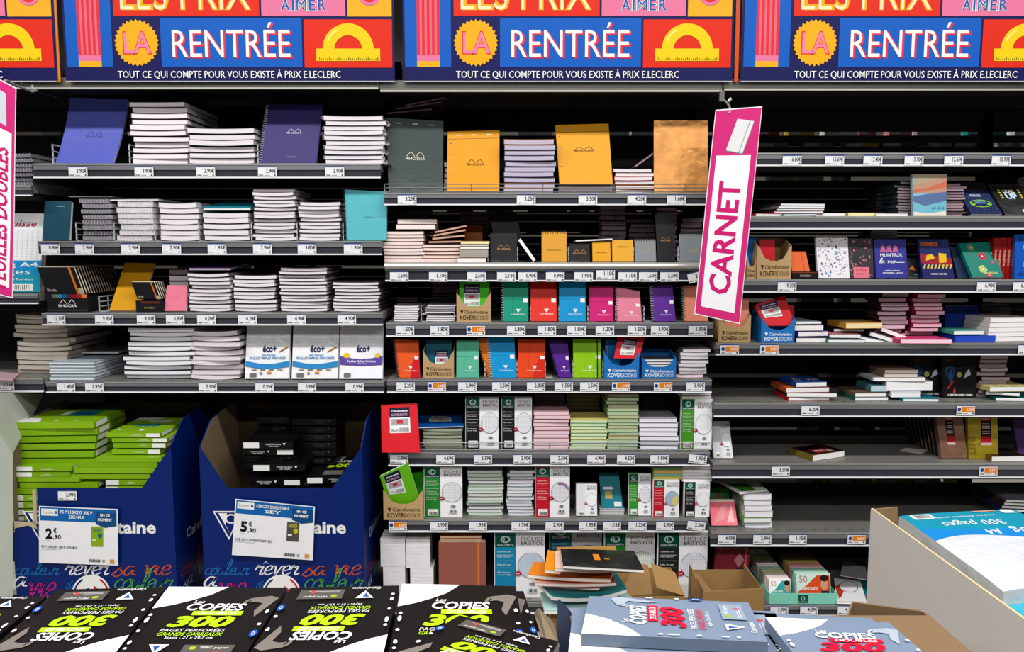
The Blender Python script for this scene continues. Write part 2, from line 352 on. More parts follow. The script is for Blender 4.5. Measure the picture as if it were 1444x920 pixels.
# ---------------------------------------------------------------- stacked notebooks
def make_flat(W, T, Dp, cover, pages, rings, rc, bow, thick_cover=.0009):
    """one notebook lying flat, origin at bottom front left: returns list of (name, mesh)"""
    def f(u, v, o): return V3((u*W, v*Dp, o + bow*((2*u-1)**2)))
    nu = 6 if bow else 1; c = min(thick_cover, T*.2); out = []
    g = G(); cm = M(cover); g.slab(f, 0, c, cm, nu); g.slab(f, T-c, T, cm, nu)
    if not rings: g.slab(f, 0, T, cm, 1, 1, (-.006, 0), (0, 1))
    out.append(('cover', g.mesh('cover')))
    g = G(); g.slab(f, c, T-c, M(pages, 'pages'), nu, 1, (.0, .99), (.006, .99)); out.append(('pages', g.mesh('pages')))
    for side in rings or '':
        g = G(); r = T*.62; L = Dp if side in 'LR' else W; n = int(min(24, L/.011))
        for i in range(n):
            t = (i+.5)/n*L; pts = []
            for k in range(8):
                a = 2*math.pi*k/8; A, B = r*.9*math.cos(a), T/2+r*.78*math.sin(a)
                pts.append((A, t, B+bow) if side == 'L' else (W-A, t, B+bow) if side == 'R' else (t, A, B+bow*((2*t/W-1)**2)))
            g.tube(pts, .0009 if side != 'F' else .0013, M(rc, 'metal', .35), 3, True)
        out.append(('spiral_binding', g.mesh('spiral_binding')))
    return out
def put(parts, name, loc, rz, label, cat, group):
    root = bpy.data.objects.new(name, parts[0][1]); C.objects.link(root); root.location = loc; root.rotation_euler = (0, 0, rz)
    tag(root, label, cat, group)
    for nm, me in parts[1:]:
        o = bpy.data.objects.new(nm, me); C.objects.link(o); o.parent = root
    return root
def stack(sh, xs, yt, n, d, p, D_=.27, cover='#5a5560', pages='#ded8de', rings=None, rc='#c9cbd0', yb=.03, jit=.004, bow=.001, z0=None, name='notebook', cat='notebook', rot=.02, taper=0, rots=None, offs=None):
    zb = (SH[sh] if z0 is None else z0)+.0006; X = XX(xs[0], yb, zb); W = XX(xs[1], yb, zb)-X
    ztop = PY(xs[0], yt, yb).z; T = (ztop-zb)/n; grp = f'{d}s in {p}, {SN[sh]}'
    covers = cover if isinstance(cover, (list, tuple)) else [cover]; cache = {}
    dd = min(D_, DEP-yb-.02)
    if name == 'notebook': name = 'spiral_notebook' if rings else 'exercise_book' if sh[0] == 'L' or sh in ('M2',) else 'notebook'
    for i in range(n):
        ci = covers[i % len(covers)] if len(covers) != n else covers[n-1-i]
        rg = rings
        if rings == 'LR': rg = 'L' if i % 2 else 'R'
        k = (ci, rg, i % 3)
        if k not in cache: cache[k] = make_flat(W*(.985+.012*(i % 3)), T*(.91, .84, .88)[i % 3], dd, ci, pages, rg, rc, bow*(1.4, .5, 1.0)[i % 3])
        ox = random.uniform(-jit, jit) + taper*(i/n); oy = random.uniform(0, jit*1.5); rz = random.uniform(-rot, rot)*1.4
        if random.random() < .14 and n > 4: ox += random.choice((-1, 1))*min(.010, jit*2); oy += jit*1.5
        if offs: ox += offs[i][0]; oy += offs[i][1]
        if rots: rz += rots[i]
        put(cache[k], name, (X+ox, yb+oy, zb+i*T), rz, f'{d}, {ORD[n-1-i]} down in {p}, {SN[sh]}', cat, grp)
    return zb+n*T
def book(x, y, z, W, Dp, T, rz, cover, label, pages='#eceaea', cat='notebook', name='notebook', deco=None, rx=0, ry=0, group=None, rings=None):
    parts = make_flat(W, T, Dp, cover, pages, rings, '#c9cbd0', 0)
    o = put(parts, name, (x, y, z), rz, label, cat, group); o.rotation_euler = (rx, ry, rz)
    if deco:
        g = G(); f = lambda u, v, o_: V3((u*W, v*Dp, T+o_)); deco(f, g); g.build('cover_print', o)
    return o
# ---------------------------------------------------------------- price tags
TAGN = {}
def ptag(k, px, price, py=None, orange=False, rot=0, yy=-.0135, w=26, h=14.5):
    a, b = ROW[k]; cy = py or (a+b)/2+1
    c = PY(px, cy, yy); hw = w/2*(D/F); hh = h/2*(D/F)
    R = lambda x, z: V3((c.x+x*math.cos(rot)-z*math.sin(rot), yy, c.z+x*math.sin(rot)+z*math.cos(rot)))
    f, n = bil([R(-hw, -hh), R(hw, -hh), R(hw, hh), R(-hw, hh)]); g = G(); g.slab(f, -.0006, 0, M('#e2e2e6'))
    g.rect(f, 0, .9, 1, 1, M('#3a4c86'))
    if orange:
        g.rect(f, .28, .3, .98, .82, M('#ef8a1e')); g.disc(f, .14, .55, .1, .2, M('#2a4f9a'), 12); g.text(f, price, .55, .4, .95, .7, WHITE, .02)
    else: g.text(f, price, .42, .38, .96, .80, M('#151518'), .02)
    g.rect(f, .05, .12, .28, .2, M('#55555a')); g.rect(f, .34, .13, .62, .18, M('#8a8a90')); g.rect(f, .86, .1, .94, .24, M('#444444'))
    i = TAGN.get(k, 0); TAGN[k] = i+1
    o = g.build('price_tag', None, (c.x, yy, c.z)); tag(o, f'{"orange and" if orange else "small"} white price tag reading {price}, {ORD[i]} from left, {SN[k]}', 'price tag', f'price tags on the {SN[k]}')
TG = {'L1': [(110,'2.92€'),(203,'3.90€'),(290,'2.90€'),(377,'2.90€'),(472,'2.90€')],
 'L2': [(71,'0.90€'),(119,'2.90€'),(184,'2.90€'),(242,'2.90€'),(306,'1.95€'),(370,'2.90€'),(433,'3.80€'),(498,'1.90€')],
 'L3': [(79,'12.30€'),(147,'9.95€'),(206,'8.90€'),(247,'0.90€'),(291,'4.20€'),(349,'4.20€'),(418,'4.90€'),(489,'4.90€')],
 'L4': [(93,'1.40€'),(133,'1.95€'),(293,'5.90€'),(373,'0.99€'),(433,'0.99€'),(500,'0.99€')],
 'M1': [(574,'3.25€'),(742,'3.25€'),(829,'3.50€'),(898,'4.20€'),(954,'1.60€')],
 'M2': [(563,'2.50€'),(618,'1.10€'),(672,'2.50€'),(714,'2.14€'),(744,'0.90€'),(783,'0.90€'),(823,'1.90€'),(854,'1.10€'),(885,'1.10€'),(914,'1.60€'),(944,'2.50€'),(983,'2.50€')],
 'M3': [(571,'1.50€'),(620,'1.80€'),(671,'3.42€'),(728,'1.80€'),(771,'1.80€'),(813,'1.80€'),(853,'1.20€'),(898,'1.50€'),(931,'1.90€'),(984,'1.90€')],
 'M4': [(572,'2.20€'),(616,'3.42€'),(659,'2.90€'),(707,'2.50€'),(756,'2.80€'),(795,'1.55€'),(831,'2.50€'),(876,'3.90€'),(935,'3.90€'),(981,'3.90€')],
 'M5': [(563,'3.90€'),(628,'4.69€'),(681,'3.39€'),(737,'2.90€'),(789,'2.50€'),(841,'4.90€'),(883,'4.50€'),(930,'1.90€'),(984,'1.90€')],
 'M6': [(561,'4.00€'),(619,'2.90€'),(674,'1.95€'),(734,'1.70€'),(782,'2.90€'),(829,'1.95€'),(863,'1.15€'),(899,'1.25€'),(938,'2.90€'),(982,'2.50€')],
 'R1': [(1117,'16.60€'),(1177,'15.69€'),(1231,'13.40€'),(1289,'15.90€'),(1345,'12.65€'),(1412,'15.90€')],
 'R3': [(1110,'19.30€'),(1391,'6.90€'),(1442,'6.90€')], 'R4': [(1029,'5.00€'),(1085,'5.00€'),(1449,'6.90€')], 'R5': [(1143,'6.20€'),(1362,'6.20€')],
 'R6': [(1101,'3.50€'),(1394,'5.50€')], 'R7': [(1025,'4.99€'),(1075,'2.90€'),(1125,'1.15€'),(1208,'8.80€')], 'R8': [(1099,'3.90€'),(1141,'4.39€'),(1194,'4.39€')], 'F3': [(7,'2.15€')]}
OR = {('M3',671),('M4',616),('M4',876),('M4',935),('M6',561),('R4',1029),('R4',1085),('R5',1362),('R6',1394),('R7',1208)}
for k, L in TG.items():
    for px, pr in L:
        ptag(k, px, pr, orange=(k, px) in OR, py={'M2': 390 if px != 854 else 387}.get(k), rot={('M2',983): .25, ('M5',984): -.08, ('M6',982): -.12}.get((k, px), random.uniform(-.012, .012)))
# ---------------------------------------------------------------- banners and hanging signs
BX0 = PY(568, 60, -.06).x; BZ = PY(568, 115.5, -.06).z; BW = PY(1034, 60, -.06).x-BX0; PXM = BW/466
def banner(i, label):
    ox = BX0 + i*478*PXM; top = -75
    W_, H_ = 466*PXM, (115.5-top)*PXM
    f, n = bil([(ox, -.06, BZ), (ox+W_, -.06, BZ), (ox+W_, -.06, BZ+H_), (ox, -.06, BZ+H_)])
    U = lambda x: (x-568)/466; Vv = lambda y: (115.5-y)/(115.5-top); g = G()
    R = lambda x0, y0, x1, y1, m: g.rect(f, U(x0), Vv(y1), U(x1), Vv(y0), m)
    T = lambda s, x0, y0, x1, y1, m, **k: g.text(f, s, U(x0), Vv(y1), U(x1), Vv(y0), m, **k)
    blue = M('#0a5fc4'); red = M('#e8301c'); yel = M('#f6b41c'); pink = M('#f08cae')
    g.slab(f, -.003, 0, M('#191a58')); R(568, 114.2, 1034, 115.5, WHITE)
    R(571, -70, 636, 95, blue); R(588, -60, 620, 79, M('#e8404a'))
    for x in (592, 599, 606, 613): R(x, -60, x+3.2, 78, M('#ef8090'))
    R(588, 79, 620, 87, pink); R(588, 87, 620, 95, yel)
    R(640, -60, 845, 25, red); R(848, -40, 966, 25, pink); R(969, -60, 1031, 26, M('#f7b52c')); R(705, 28, 904, 95, blue); R(907, 30, 1031, 96, red)
    T('LES PRIX', 652, -30, 834, 18, yel, bold=.02); T('LES PRIX', 650, -30, 832, 17, M('#fff0c8'), bold=-.012)
    [T(c_, x_-1, 1, x_+w_+1, 19, WHITE, bold=.03) for c_, x_, w_ in (('A', 876, 12), ('I', 891, 3), ('M', 897.5, 14), ('E', 915, 9), ('R', 928, 11))]; [T(c_, x_, 2.2, x_+w_, 17.8, M('#1560b0'), bold=.012 if c_ != 'M' else 0) for c_, x_, w_ in (('A', 876, 12), ('I', 891, 3), ('M', 897.5, 14), ('E', 915, 9), ('R', 928, 11))]
    g.disc(f, U(1000), Vv(-6), 17/466, 17/188, pink, 20); g.disc(f, U(1000), Vv(-4), 11/466, 11/188, red, 20)
    st = []
    for k in range(60):
        a = 2*math.pi*k/60; r = 31.5 if k % 2 else 28.5; st.append((U(671+r*math.cos(a)), Vv(62+r*math.sin(a)*1.03)))
    g.poly(f, st[::-1], yel)
    T('LA', 651.5, 46, 692.5, 78, red, bold=.03); T('LA', 653, 47.5, 691, 76.5, M('#f59ab6'), bold=.01)
    T('RENTRÉE', 724, 36, 890.5, 83.5, M('#e8475a'), bold=.0); T('RENTRÉE', 721, 34, 887.5, 81.5, WHITE, bold=.0)
    g.disc(f, U(969), Vv(71), 36/466, 35/188, M('#fdd414'), 28, 0, 180, ri=.54); g.disc(f, U(969), Vv(71), 32/466, 31/188, M('#fff3a0'), 10, 118, 158, ri=.93)
    R(924, 70, 1014, 87, M('#fdd414'))
    for k in range(31): R(928+k*2.75, 86-(4.5 if k % 5 == 0 else 2.6), 928.8+k*2.75, 86, M('#4a4410'))
    T('TOUT CE QUI COMPTE POUR VOUS EXISTE À PRIX E.LECLERC', 643, 98.3, 958, 112.3, WHITE, bold=.008)
    o = g.build('banner', None, (ox+W_/2, -.06, BZ)); tag(o, label, 'banner', 'back to school banners'); return o
banner(-2, 'blue and red school banner cut off at the left photo edge')
banner(-1, 'first full school banner from left, above the left bay')
banner(0, 'school banner above the middle bay')
banner(1, 'rightmost school banner, above the right bay')
for i, (a, b, c) in enumerate(((79, 84, '#f08a28'), (1036, 1041, '#e2501c'))):   # orange backs of the banner boards
    g = G(); p = PY(a, 113, -.058); q = PY(b, 113, -.058); g.box((p.x, -.056, BZ), (q.x, -.050, BZ+.5), M(c)); o = g.build('banner_edge_strip', None, (p.x, -.05, BZ)); tag(o, ['narrow orange strip between the two left banners', 'narrow red orange strip between the middle and right banners'][i], 'banner strip')
def sign(name, corners, Y, words, fit, label, pic, wv=0.0, iu=(.12, .37)):
    c = [PY(x, y, Y) for x, y in corners]; f0, n = bil(c); f = lambda u, v, o: f0(u, v, o)+n*(wv*math.sin(v*7+u*2))
    g = G(); g.slab(f, -.0012, -.0002, M('#f2eef0'), 2, 14); pk = M('#dc3c84'); g.lay += 4
    o = g.off(); nv = 14
    for j in range(nv):
        for i in range(2): 
            a, b, v0, v1 = .015+.485*i, .5+.485*i, .005+.99*j/nv, .005+.99*(j+1)/nv; g.face([f(a, v0, o), f(b, v0, o), f(b, v1, o), f(a, v1, o)], pk)
    g.lay += 6; o = g.off()
    for j in range(nv):
        for i in range(2):
            a, b, v0, v1 = iu[0]+iu[1]*i, iu[0]+iu[1]*(i+1), .045+.735*j/nv, .045+.735*(j+1)/nv; g.face([f(a, v0, o), f(b, v0, o), f(b, v1, o), f(a, v1, o)], M('#e9e8ec'))
    g.lay += 6; g.text(f, words, fit[0], fit[1], fit[2], fit[3], M('#d62a78'), bold=.025, rot=1)
    pic(f, g); r = g.build(name, None, (c[0]+c[1])/2); tag(r, label, 'sign'); return r, c
def pic1(f, g):
    g.poly(f, [(.32, .80), (.68, .785), (.86, .93), (.50, .945)], M('#8f8f94')); g.poly(f, [(.31, .805), (.67, .79), (.85, .935), (.49, .95)], M('#d9d9db')); g.poly(f, [(.58, .793), (.60, .793), (.78, .938), (.76, .938)], M('#9a9a9e'))
r, c = sign('hanging_sign', [(979, 443), (1043, 457), (1075, 150), (1009, 155)], -.20, 'CARNET', (.24, .12, .72, .66), 'tall pink and white CARNET sign hanging before the right upright', pic1, .0012)
def pic2(f, g): g.poly(f, [(.25, .82), (.80, .80), (.78, .95), (.25, .96)], M('#c9ced6'))
r2, c2 = sign('hanging_sign', [(-42, 405), (18, 421), (23, 124), (-38, 92)], -.35, 'FEUILLES DOUBLES', (.50, .04, .85, .70), 'pink and white FEUILLES DOUBLES sign at the left photo edge', pic2, .001, (.12, .40))
g = G(); m = M('#bdbdb8', 'metal', .3)
a = PY(1019, 128, -.045); b = PY(1019, 143, -.045); g.box((a.x-.012, -.05, b.z), (a.x+.006, -.035, a.z), M('#6b6b68', 'metal'))
p = [PY(1021, 141, -.045), PY(1026, 146, -.1), PY(1029, 151, -.17), PY(1030, 157, -.2), PY(1027, 160, -.202)]; g.tube(p, .004, m, 6); g.tube([PY(1027, 143, -.12), PY(1031, 139, -.12)], .006, m)
o = g.build('sign_clip', None, a); tag(o, 'grey clip and hook holding the CARNET sign', 'clip')
g = G(); g.tube([PY(52, 128, -.04), PY(40, 127, -.1), PY(22, 120, -.22), PY(8, 113, -.33), PY(2, 118, -.35)], .004, m, 6); g.tube([PY(46, 120, -.04), PY(46, 130, -.04)], .007, m); o = g.build('wire_hook', None, PY(52, 128, -.04)); tag(o, 'bent wire arm holding the FEUILLES DOUBLES sign', 'clip')
# ---------------------------------------------------------------- goods seen through the back panels, on the next aisle
random.seed(3)
CN = {'9fd0d8':'pale blue','d84050':'red','d9c24a':'yellow','eeeeee':'white','e8909c':'pink','f0a0a8':'light pink','dddddd':'off white','2ab0a0':'turquoise','e8e8e8':'white'}
k = 0; ri = 0
for (xa, xb, py, cols, wh) in ((1068, 1440, 186, ['#9fd0d8','#d84050','#d9c24a','#eeeeee','#e8909c','#f0a0a8','#dddddd','#2ab0a0','#e8e8e8'], 'upper slot of the top right shelf'), (1068, 1440, 203, ['#8a8580','#c8b84a','#55555a','#a0a0a0','#8a8886'], 'lower slot of the top right shelf'),
        (560, 1000, 292, ['#c8e0d0','#e88060','#bfe0cf','#8a8a8a'], 'upper slot of the second middle shelf'), (560, 1000, 322, ['#c9cdd0','#bfe8e0','#d0d0d0'], 'lower slot of the second middle shelf'), (730, 1000, 190, ['#c8dcd8','#e0e0e0','#9ab0ae'], 'slot of the top middle shelf'), (1085, 1200, 252, ['#e8e8c8','#dcdcc0','#8a8a8a'], 'slot of the second right shelf'),
        (250, 440, 372, ['#f0ead8','#e84040','#f0f0ec','#dfe8d8'], 'slot of the third left shelf'), (1130, 1300, 500, ['#d8d8b8','#c8c8a8','#a8a8a0'], 'upper slot of the fifth right shelf'), (1130, 1300, 528, ['#e0e0c8','#b8b8a8'], 'lower slot of the fifth right shelf'), (1130, 1360, 606, ['#77777a','#6a6a6a'], 'slot of the sixth right shelf'), (1130, 1360, 680, ['#b8a83a','#c8b84a'], 'slot of the seventh right shelf'), (1320, 1370, 330, ['#e8f0e8'], 'slot of the third right shelf'), (1130, 1200, 424, ['#e8e8d8'], 'slot of the fourth right shelf'), (60, 180, 190, ['#777777','#8c8c8c'], 'slot of the top left shelf')):
    x = xa; zr = PY(722, py+7, .60).z; n_ = 0
    g = G(); g.box((X0, .58, zr-.006), (X3, .8, zr), M('#26272a', 'metal')); [g.box((x_-.012, .5302, zr-.012), (x_+.012, .8, zr-.0062), M('#3a3b3e', 'metal')) for x_ in (X0, X1, X2, X3)]
    o = g.build('rear_shelf', None, (0, .7, zr)); tag(o, f'grey shelf of the next aisle seen through {wh}', 'shelf')
    while x < xb:
        wd = random.uniform(22, 60); p = PY(x, py, .60); q = PY(min(x+wd, xb), py, .60)
        k += 1; cc = cols[k % len(cols)]; n_ += 1; g = G(); g.box((p.x, .60, zr+.0005), (q.x, .66, zr+.048), M(cc)); g.box((p.x+.004, .5985, zr+.012), (p.x+(q.x-p.x)*.5, .60, zr+.036), M('#d8d8d4'))
        o = g.build('paper_pack', None, ((p.x+q.x)/2, .63, zr)); tag(o, f'pack glimpsed behind, {ORD[n_-1]} from left, {wh}', 'pack', 'packs on the next aisle behind the back panels')
        x += wd+random.uniform(3, 22)
# ---------------------------------------------------------------- small fittings
divn = {}
def divider(k, px, h=38, depth=.22, yb=.03):
    z = SH[k]; X = XX(px, yb, z); H = h*D/F; g = G(); m = M('#b6bbbd', 'plastic'); t = .0018
    for v in (0, .33, .66, 1): g.box((X-t, yb, z+.0008+(H-.004)*v), (X+t, yb+depth, z+.0048+(H-.004)*v), m)
    for u in (0, .33, .66, 1): g.box((X-t*1.01, yb+(depth-.005)*u, z+.0008), (X+t*1.01, yb+.005+(depth-.005)*u, z+H), m)
    g.box((X-t, yb-.01, z+.0003), (X+.03, yb+depth, z+.0007), m)
    divn[k] = divn.get(k, 0)+1
    o = g.build('shelf_divider', None, (X, yb, z)); tag(o, f'clear grey grid divider between items, {ORD[divn[k]-1]} from left, {SN[k]}', 'divider', 'clear grid dividers')
for k, L, h in (('L1', (75, 183, 364, 545-5), 28), ('L2', (108, 161, 219, 281, 355, 419, 484), 26), ('M2', (688, 730, 802, 893, 956), 22), ('M3', (594, 641, 748, 788, 829, 868, 908), 22), ('M4', (638, 684, 729, 769, 808, 850), 24), ('L3', (140,), 22)):
    for px in L: divider(k, px, h)
# ---------------------------------------------------------------- koverbook cardboard boxes
def kover(k, x0, x1, ytop, col, ink, label, yb=.012, dep=.13, z=None, tc='#3a3428', word='KOVERBOOK'):
    z = (SH[k] if z is None else z)+.0006; xa = XX(x0, yb, z); xb = XX(x1, yb, z); H = PY(x0, ytop, yb).z-z; W = xb-xa; t = .0022
    b = empty('display_box', ((xa+xb)/2, yb+dep/2, z)); tag(b, label, 'display box', 'small cardboard counter display boxes'); org = b.location; m = M(col, 'card'); inn = M('#a58a63' if col != '#1f6db4' else '#dfe3ea', 'card')
    prof = [(0, 0), (1, 0), (1, 1), (.94, .97), (.86, .78), (.76, .62), (.6, .55), (.4, .55), (.24, .62), (.14, .78), (.06, .97), (0, 1)]
    g = G(); n = len(prof); vs = [(xa+u*W, y, z+v*H) for y in (yb, yb+t) for u, v in prof]
    g.raw(vs, [tuple(range(n)), tuple(range(2*n-1, n-1, -1))]+[((i+1) % n, i, n+i, n+(i+1) % n) for i in range(n)], m)
    f, nn = bil([(xa, yb, z), (xb, yb, z), (xb, yb, z+H), (xa, yb, z+H)]); I = M(ink)
    g.poly(f, [(.10, .42), (.20, .42), (.16, .28)], I); g.text(f, 'Clairefontaine', .23, .30, .92, .42, I, .01); g.text(f, word[:5], .10, .08, .52, .24, I, .02); g.text(f, word[5:]+'®', .53, .08, .93, .24, I, -.005)
    g.build('front_panel', b, org)
    for X in (xa, xb-t):
        g = G(); vs = [(X+dx, y, zz) for dx in (0, t) for y, zz in ((yb+t, z), (yb+dep, z), (yb+dep, z+H*1.25), (yb+dep*.5, z+H*1.2), (yb+t, z+H))]
        g.raw(vs, [(4,3,2,1,0), (5,6,7,8,9)]+[(i, (i+1) % 5, 5+(i+1) % 5, 5+i) for i in range(5)], m); g.build('side_panel', b, org)
    g = G(); g.box((xa+t, yb+dep-t, z), (xb-t, yb+dep, z+H*1.25), m); g.build('back_panel', b, org)
    g = G(); g.box((xa+t, yb+t, z), (xb-t, yb+dep-t, z+.002), inn); g.build('base_panel', b, org)
    return z+.002
# ================================================================ LEFT BAY, top shelf
random.seed(11)
pad('L1', (79, 159), (139, 142), '#6a72c8', d_rhodia('#1c1c40', cu=.54, cv=.41, w=.30, h=.045), 'blue violet notepad leaning at the left end, top left shelf', xt=(100, 181), lean=.10, th=.012, bend=.012, back=['#c9c4d8', '#e08a60'], bp='blue violet notepad row, left end of top left shelf')
stack('L1', (187, 265), 143, 11, 'lined white notebook', 'the tallest stack', .33, '#6d5a66', bow=.002, jit=.006, pages='#e6dfe6')
stack('L1', (267, 360), 180, 6, 'white notebook', 'the low stack left of the purple pad', .30, ['#274a44', '#30303a', '#2b2b33'], bow=.0035, jit=.004, rings='R', rc='#3a3a40')
pad('L1', (366, 446), (149, 149), '#433a74', d_rhodia('#dcd8ee', cu=.55, cv=.50, w=.26, h=.04, small=True), 'deep purple spiral notepad leaning, top left shelf', xt=(377, 455), lean=.08, th=.012, ring='left')
stack('L1', (459, 543), 163, 10, 'white spiral notebook', 'the stack right of the purple pad', .30, ['#8a8a92', '#8a8a92', '#77777f', '#8a8a92', '#77777f', '#8a8a92', '#1f5a58', '#2a3a44', '#355058', '#4a4660'], rings='LR', bow=.002, jit=.005)
# second shelf
pad('L2', (60, 98), 285, '#17495c', d_rhodia('#cfe0e8', cu=.6, cv=.86, w=.30, h=.035, tri=False, small=False), 'dark teal notepad standing at the left end, second left shelf', xt=(64, 101), lean=.03, th=.016, back=['#15505f', '#7a2038', '#8c2444'], bp='dark teal notepad row, second left shelf')
zt = stack('L2', (118, 160), 279, 8, 'black spiral notebook', 'the front spiral stack', .24, '#22222a', rings='F', rc='#d8d8dc', jit=.006, pages='#8c8890')
book(XX(97, .05, zt), .05, zt+.004, .17, .25, .004, .05, '#4a4648', 'thin grey booklet lying across the black spiral stack, second left shelf')
zt2 = stack('L2', (167, 217), 284, 7, 'white spiral notebook', 'the white coil stack', .24, '#dcdce0', rings='F', rc='#eeeeF2', jit=.004)
book(XX(146, .06, zt2), .055, zt2+.004, .23, .20, .005, -.08, '#c9c4c8', 'white booklet lying slanted over the white coil stack, second left shelf')
stack('L2', (227, 281), 286, 7, 'white notebook', 'the stack right of white coils', .26, '#c2bcc4', bow=.003)
zt = stack('L2', (288, 352), 299, 5, 'white notebook', 'the teal topped stack', .26, '#54525a', rings='LR', rc='#44444a', bow=.003)
book(XX(287, .04, zt), .04, zt+.006, XX(353, .04, zt)-XX(287, .04, zt), .25, .012, 0, '#1f8ea4', 'teal covered notebook tilted forward on top of its stack, second left shelf', rx=.17)
stack('L2', (358, 416), 266, 14, 'white notebook', 'the tall uneven stack', .26, '#77707a', jit=.008, bow=.0025)
stack('L2', (423, 480), 285, 10, 'white notebook', 'the stack left of the turquoise pad', .26, '#706a74', jit=.005, bow=.002)
pad('L2', (489, 545), (268, 271), '#6cc0cc', d_rhodia('#1c6a7a', cu=.55, cv=.46, w=.22, h=.028, tri=False), 'large turquoise spiral notebook at the right end, second left shelf', xt=(486, 546), lean=.03, th=.01, ring='left', rc='#4a8a94', yb=.016)
# third shelf
z = SH['L3']
def cardbox(x0, x1, ytop, k, label, deco, dep=.3, yb=.015, col='#141417'):
    z = SH[k]+.0006; xa = XX(x0, yb, z); xb = XX(x1, yb, z); H = PY(x0, ytop, yb).z-z; t = .002; m = M(col, 'card')
    b = empty('display_box', ((xa+xb)/2, yb+dep/2, z)); tag(b, label, 'display box'); org = b.location
    g = G(); g.box((xa, yb, z), (xb, yb+t, z+H), m); f, n = bil([(xa, yb, z), (xb, yb, z), (xb, yb, z+H), (xa, yb, z+H)]); deco(f, g); g.build('front_panel', b, org)
    for X in (xa, xb-t): g = G(); g.box((X, yb+t, z), (X+t, yb+dep, z+H*.9), m); g.build('side_panel', b, org)
    g = G(); g.box((xa+t, yb+t, z), (xb-t, yb+dep, z+t), m); g.build('base_panel', b, org); return b
def dbox1(f, g):
    d_rhodia('#e8e8e8', cu=.5, cv=.28, w=.44, h=.2)(f, g)
    for i, c in enumerate(('#6a625a', '#2f8ab0', '#2a5a94', '#5a2a3a', '#8a1a34', '#b02a30', '#e88a3a')): g.rect(f, .13+i*.12, .78, .25+i*.12, .99, M(c))
    g.rect(f, .02, .1, .98, .12, M('#a8a8a8'))
cardbox(67, 125, 415, 'L3', 'black display box holding slanted black notebooks, third left shelf', dbox1)
def slanted(k, n, x0, y0, wpx, hpx, skew, dyb, step, name_p, z0=0, grp='slanted black notebooks in display box'):
    for i in range(n):
        yb = .022+i*step; zb = SH[k]+z0
        def P(px, py): return PY(px, py, .022)
        bl = P(x0+skew, y0+hpx); br = P(x0+skew+wpx, y0+hpx); tl = P(x0, y0); tr = P(x0+wpx, y0)
        off = V3((0, i*step, 0)); f, n_ = bil([bl+off, br+off, tr+off, tl+off]); g = G(); c = .0012; th = .010
        g.slab(f, -c, 0, M('#17171b')); g.slab(f, -th, -th+c, M('#17171b'))
        if i == 0: g.rect(f, .83, 0, .89, 1, M('#d2782e')); g.text(f, 'Rhodia', .06, .1, .3, .2, M('#c9c4b4')); g.rect(f, .9, 0, 1.0, .22, M('#a8a39a'))
        r = g.build('notebook', None, bl+off); tag(r, f'black elastic notebook with cream pages, {ORD[i]} from front in {name_p}', 'notebook', grp)
        g = G(); g.slab(f, -th+c, -c, M('#e9dcc2', 'pages'), 1, 1, (.0, 1.0), (.01, 1.012)); g.build('pages', r, bl+off)
slanted('L3', 16, 52, 377, 52, 38, 14, 0, .020, 'the big black box', .03)
pad('L3', (155, 196), (373, 374), '#e0a01c', d_rhodia('#b87810', cu=.5, cv=.5, w=.2, h=.02, tri=False), 'large orange notepad leaning back, third left shelf', xt=(177, 219), lean=.14, th=.012, back=['#3a2a1a'], bp='large orange notepad, third left shelf')
def dbox2(f, g): d_rhodia('#b8a878', cu=.5, cv=.3, w=.4, h=.2, tri=False)(f, g); g.rect(f, .2, .75, .85, .9, M('#7a3028'))
cardbox(192, 231, 424, 'L3', 'small black display box with five notebooks, third left shelf', dbox2, .18)
slanted('L3', 5, 185, 398, 32, 24, 9, 0, .018, 'the small black box', .02, 'slanted small notebooks in display box')
stack('L3', (240, 266), 380, 7, 'small dark notebook', 'the back stack behind the pink pad', .12, ['#8a1e40', '#8a1e40', '#20506a', '#a89aa8', '#8a8590', '#c0b8c0', '#77727a'], yb=.16, jit=.003)
pad('L3', (232, 262), 404, '#ee8ca0', d_rhodia('#a83a54', cu=.5, cv=.48, w=.44, h=.05, tri=False), 'small pink notepad standing, third left shelf', xt=(236, 264), lean=.04, th=.012, yb=.02)
stack('L3', (268, 326), 386, 10, 'white notebook', 'the purple topped stack', .27, '#5a5460', bow=.003, jit=.003)
book(XX(269, .04, SH['L3']), .04, PY(270, 383, .04).z+.004, .165, .25, .010, .02, '#6a2a94', 'purple covered notebook tilted forward on its stack, third left shelf', rx=.07)
stack('L3', (331, 389), 388, 9, 'white notebook', 'the second stack right of purple', .27, '#34343c', rings='R', rc='#2a2a2e', bow=.003, jit=.004)
stack('L3', (396, 462), 378, 13, 'white wire notebook', 'the tall black ringed stack', .27, '#4c4650', rings='LR', rc='#222226', jit=.004, bow=.002)
stack('L3', (471, 535), 398, 9, 'white wire notebook', 'the right end stack', .27, '#4c4650', rings='R', rc='#222226', jit=.005, bow=.002)
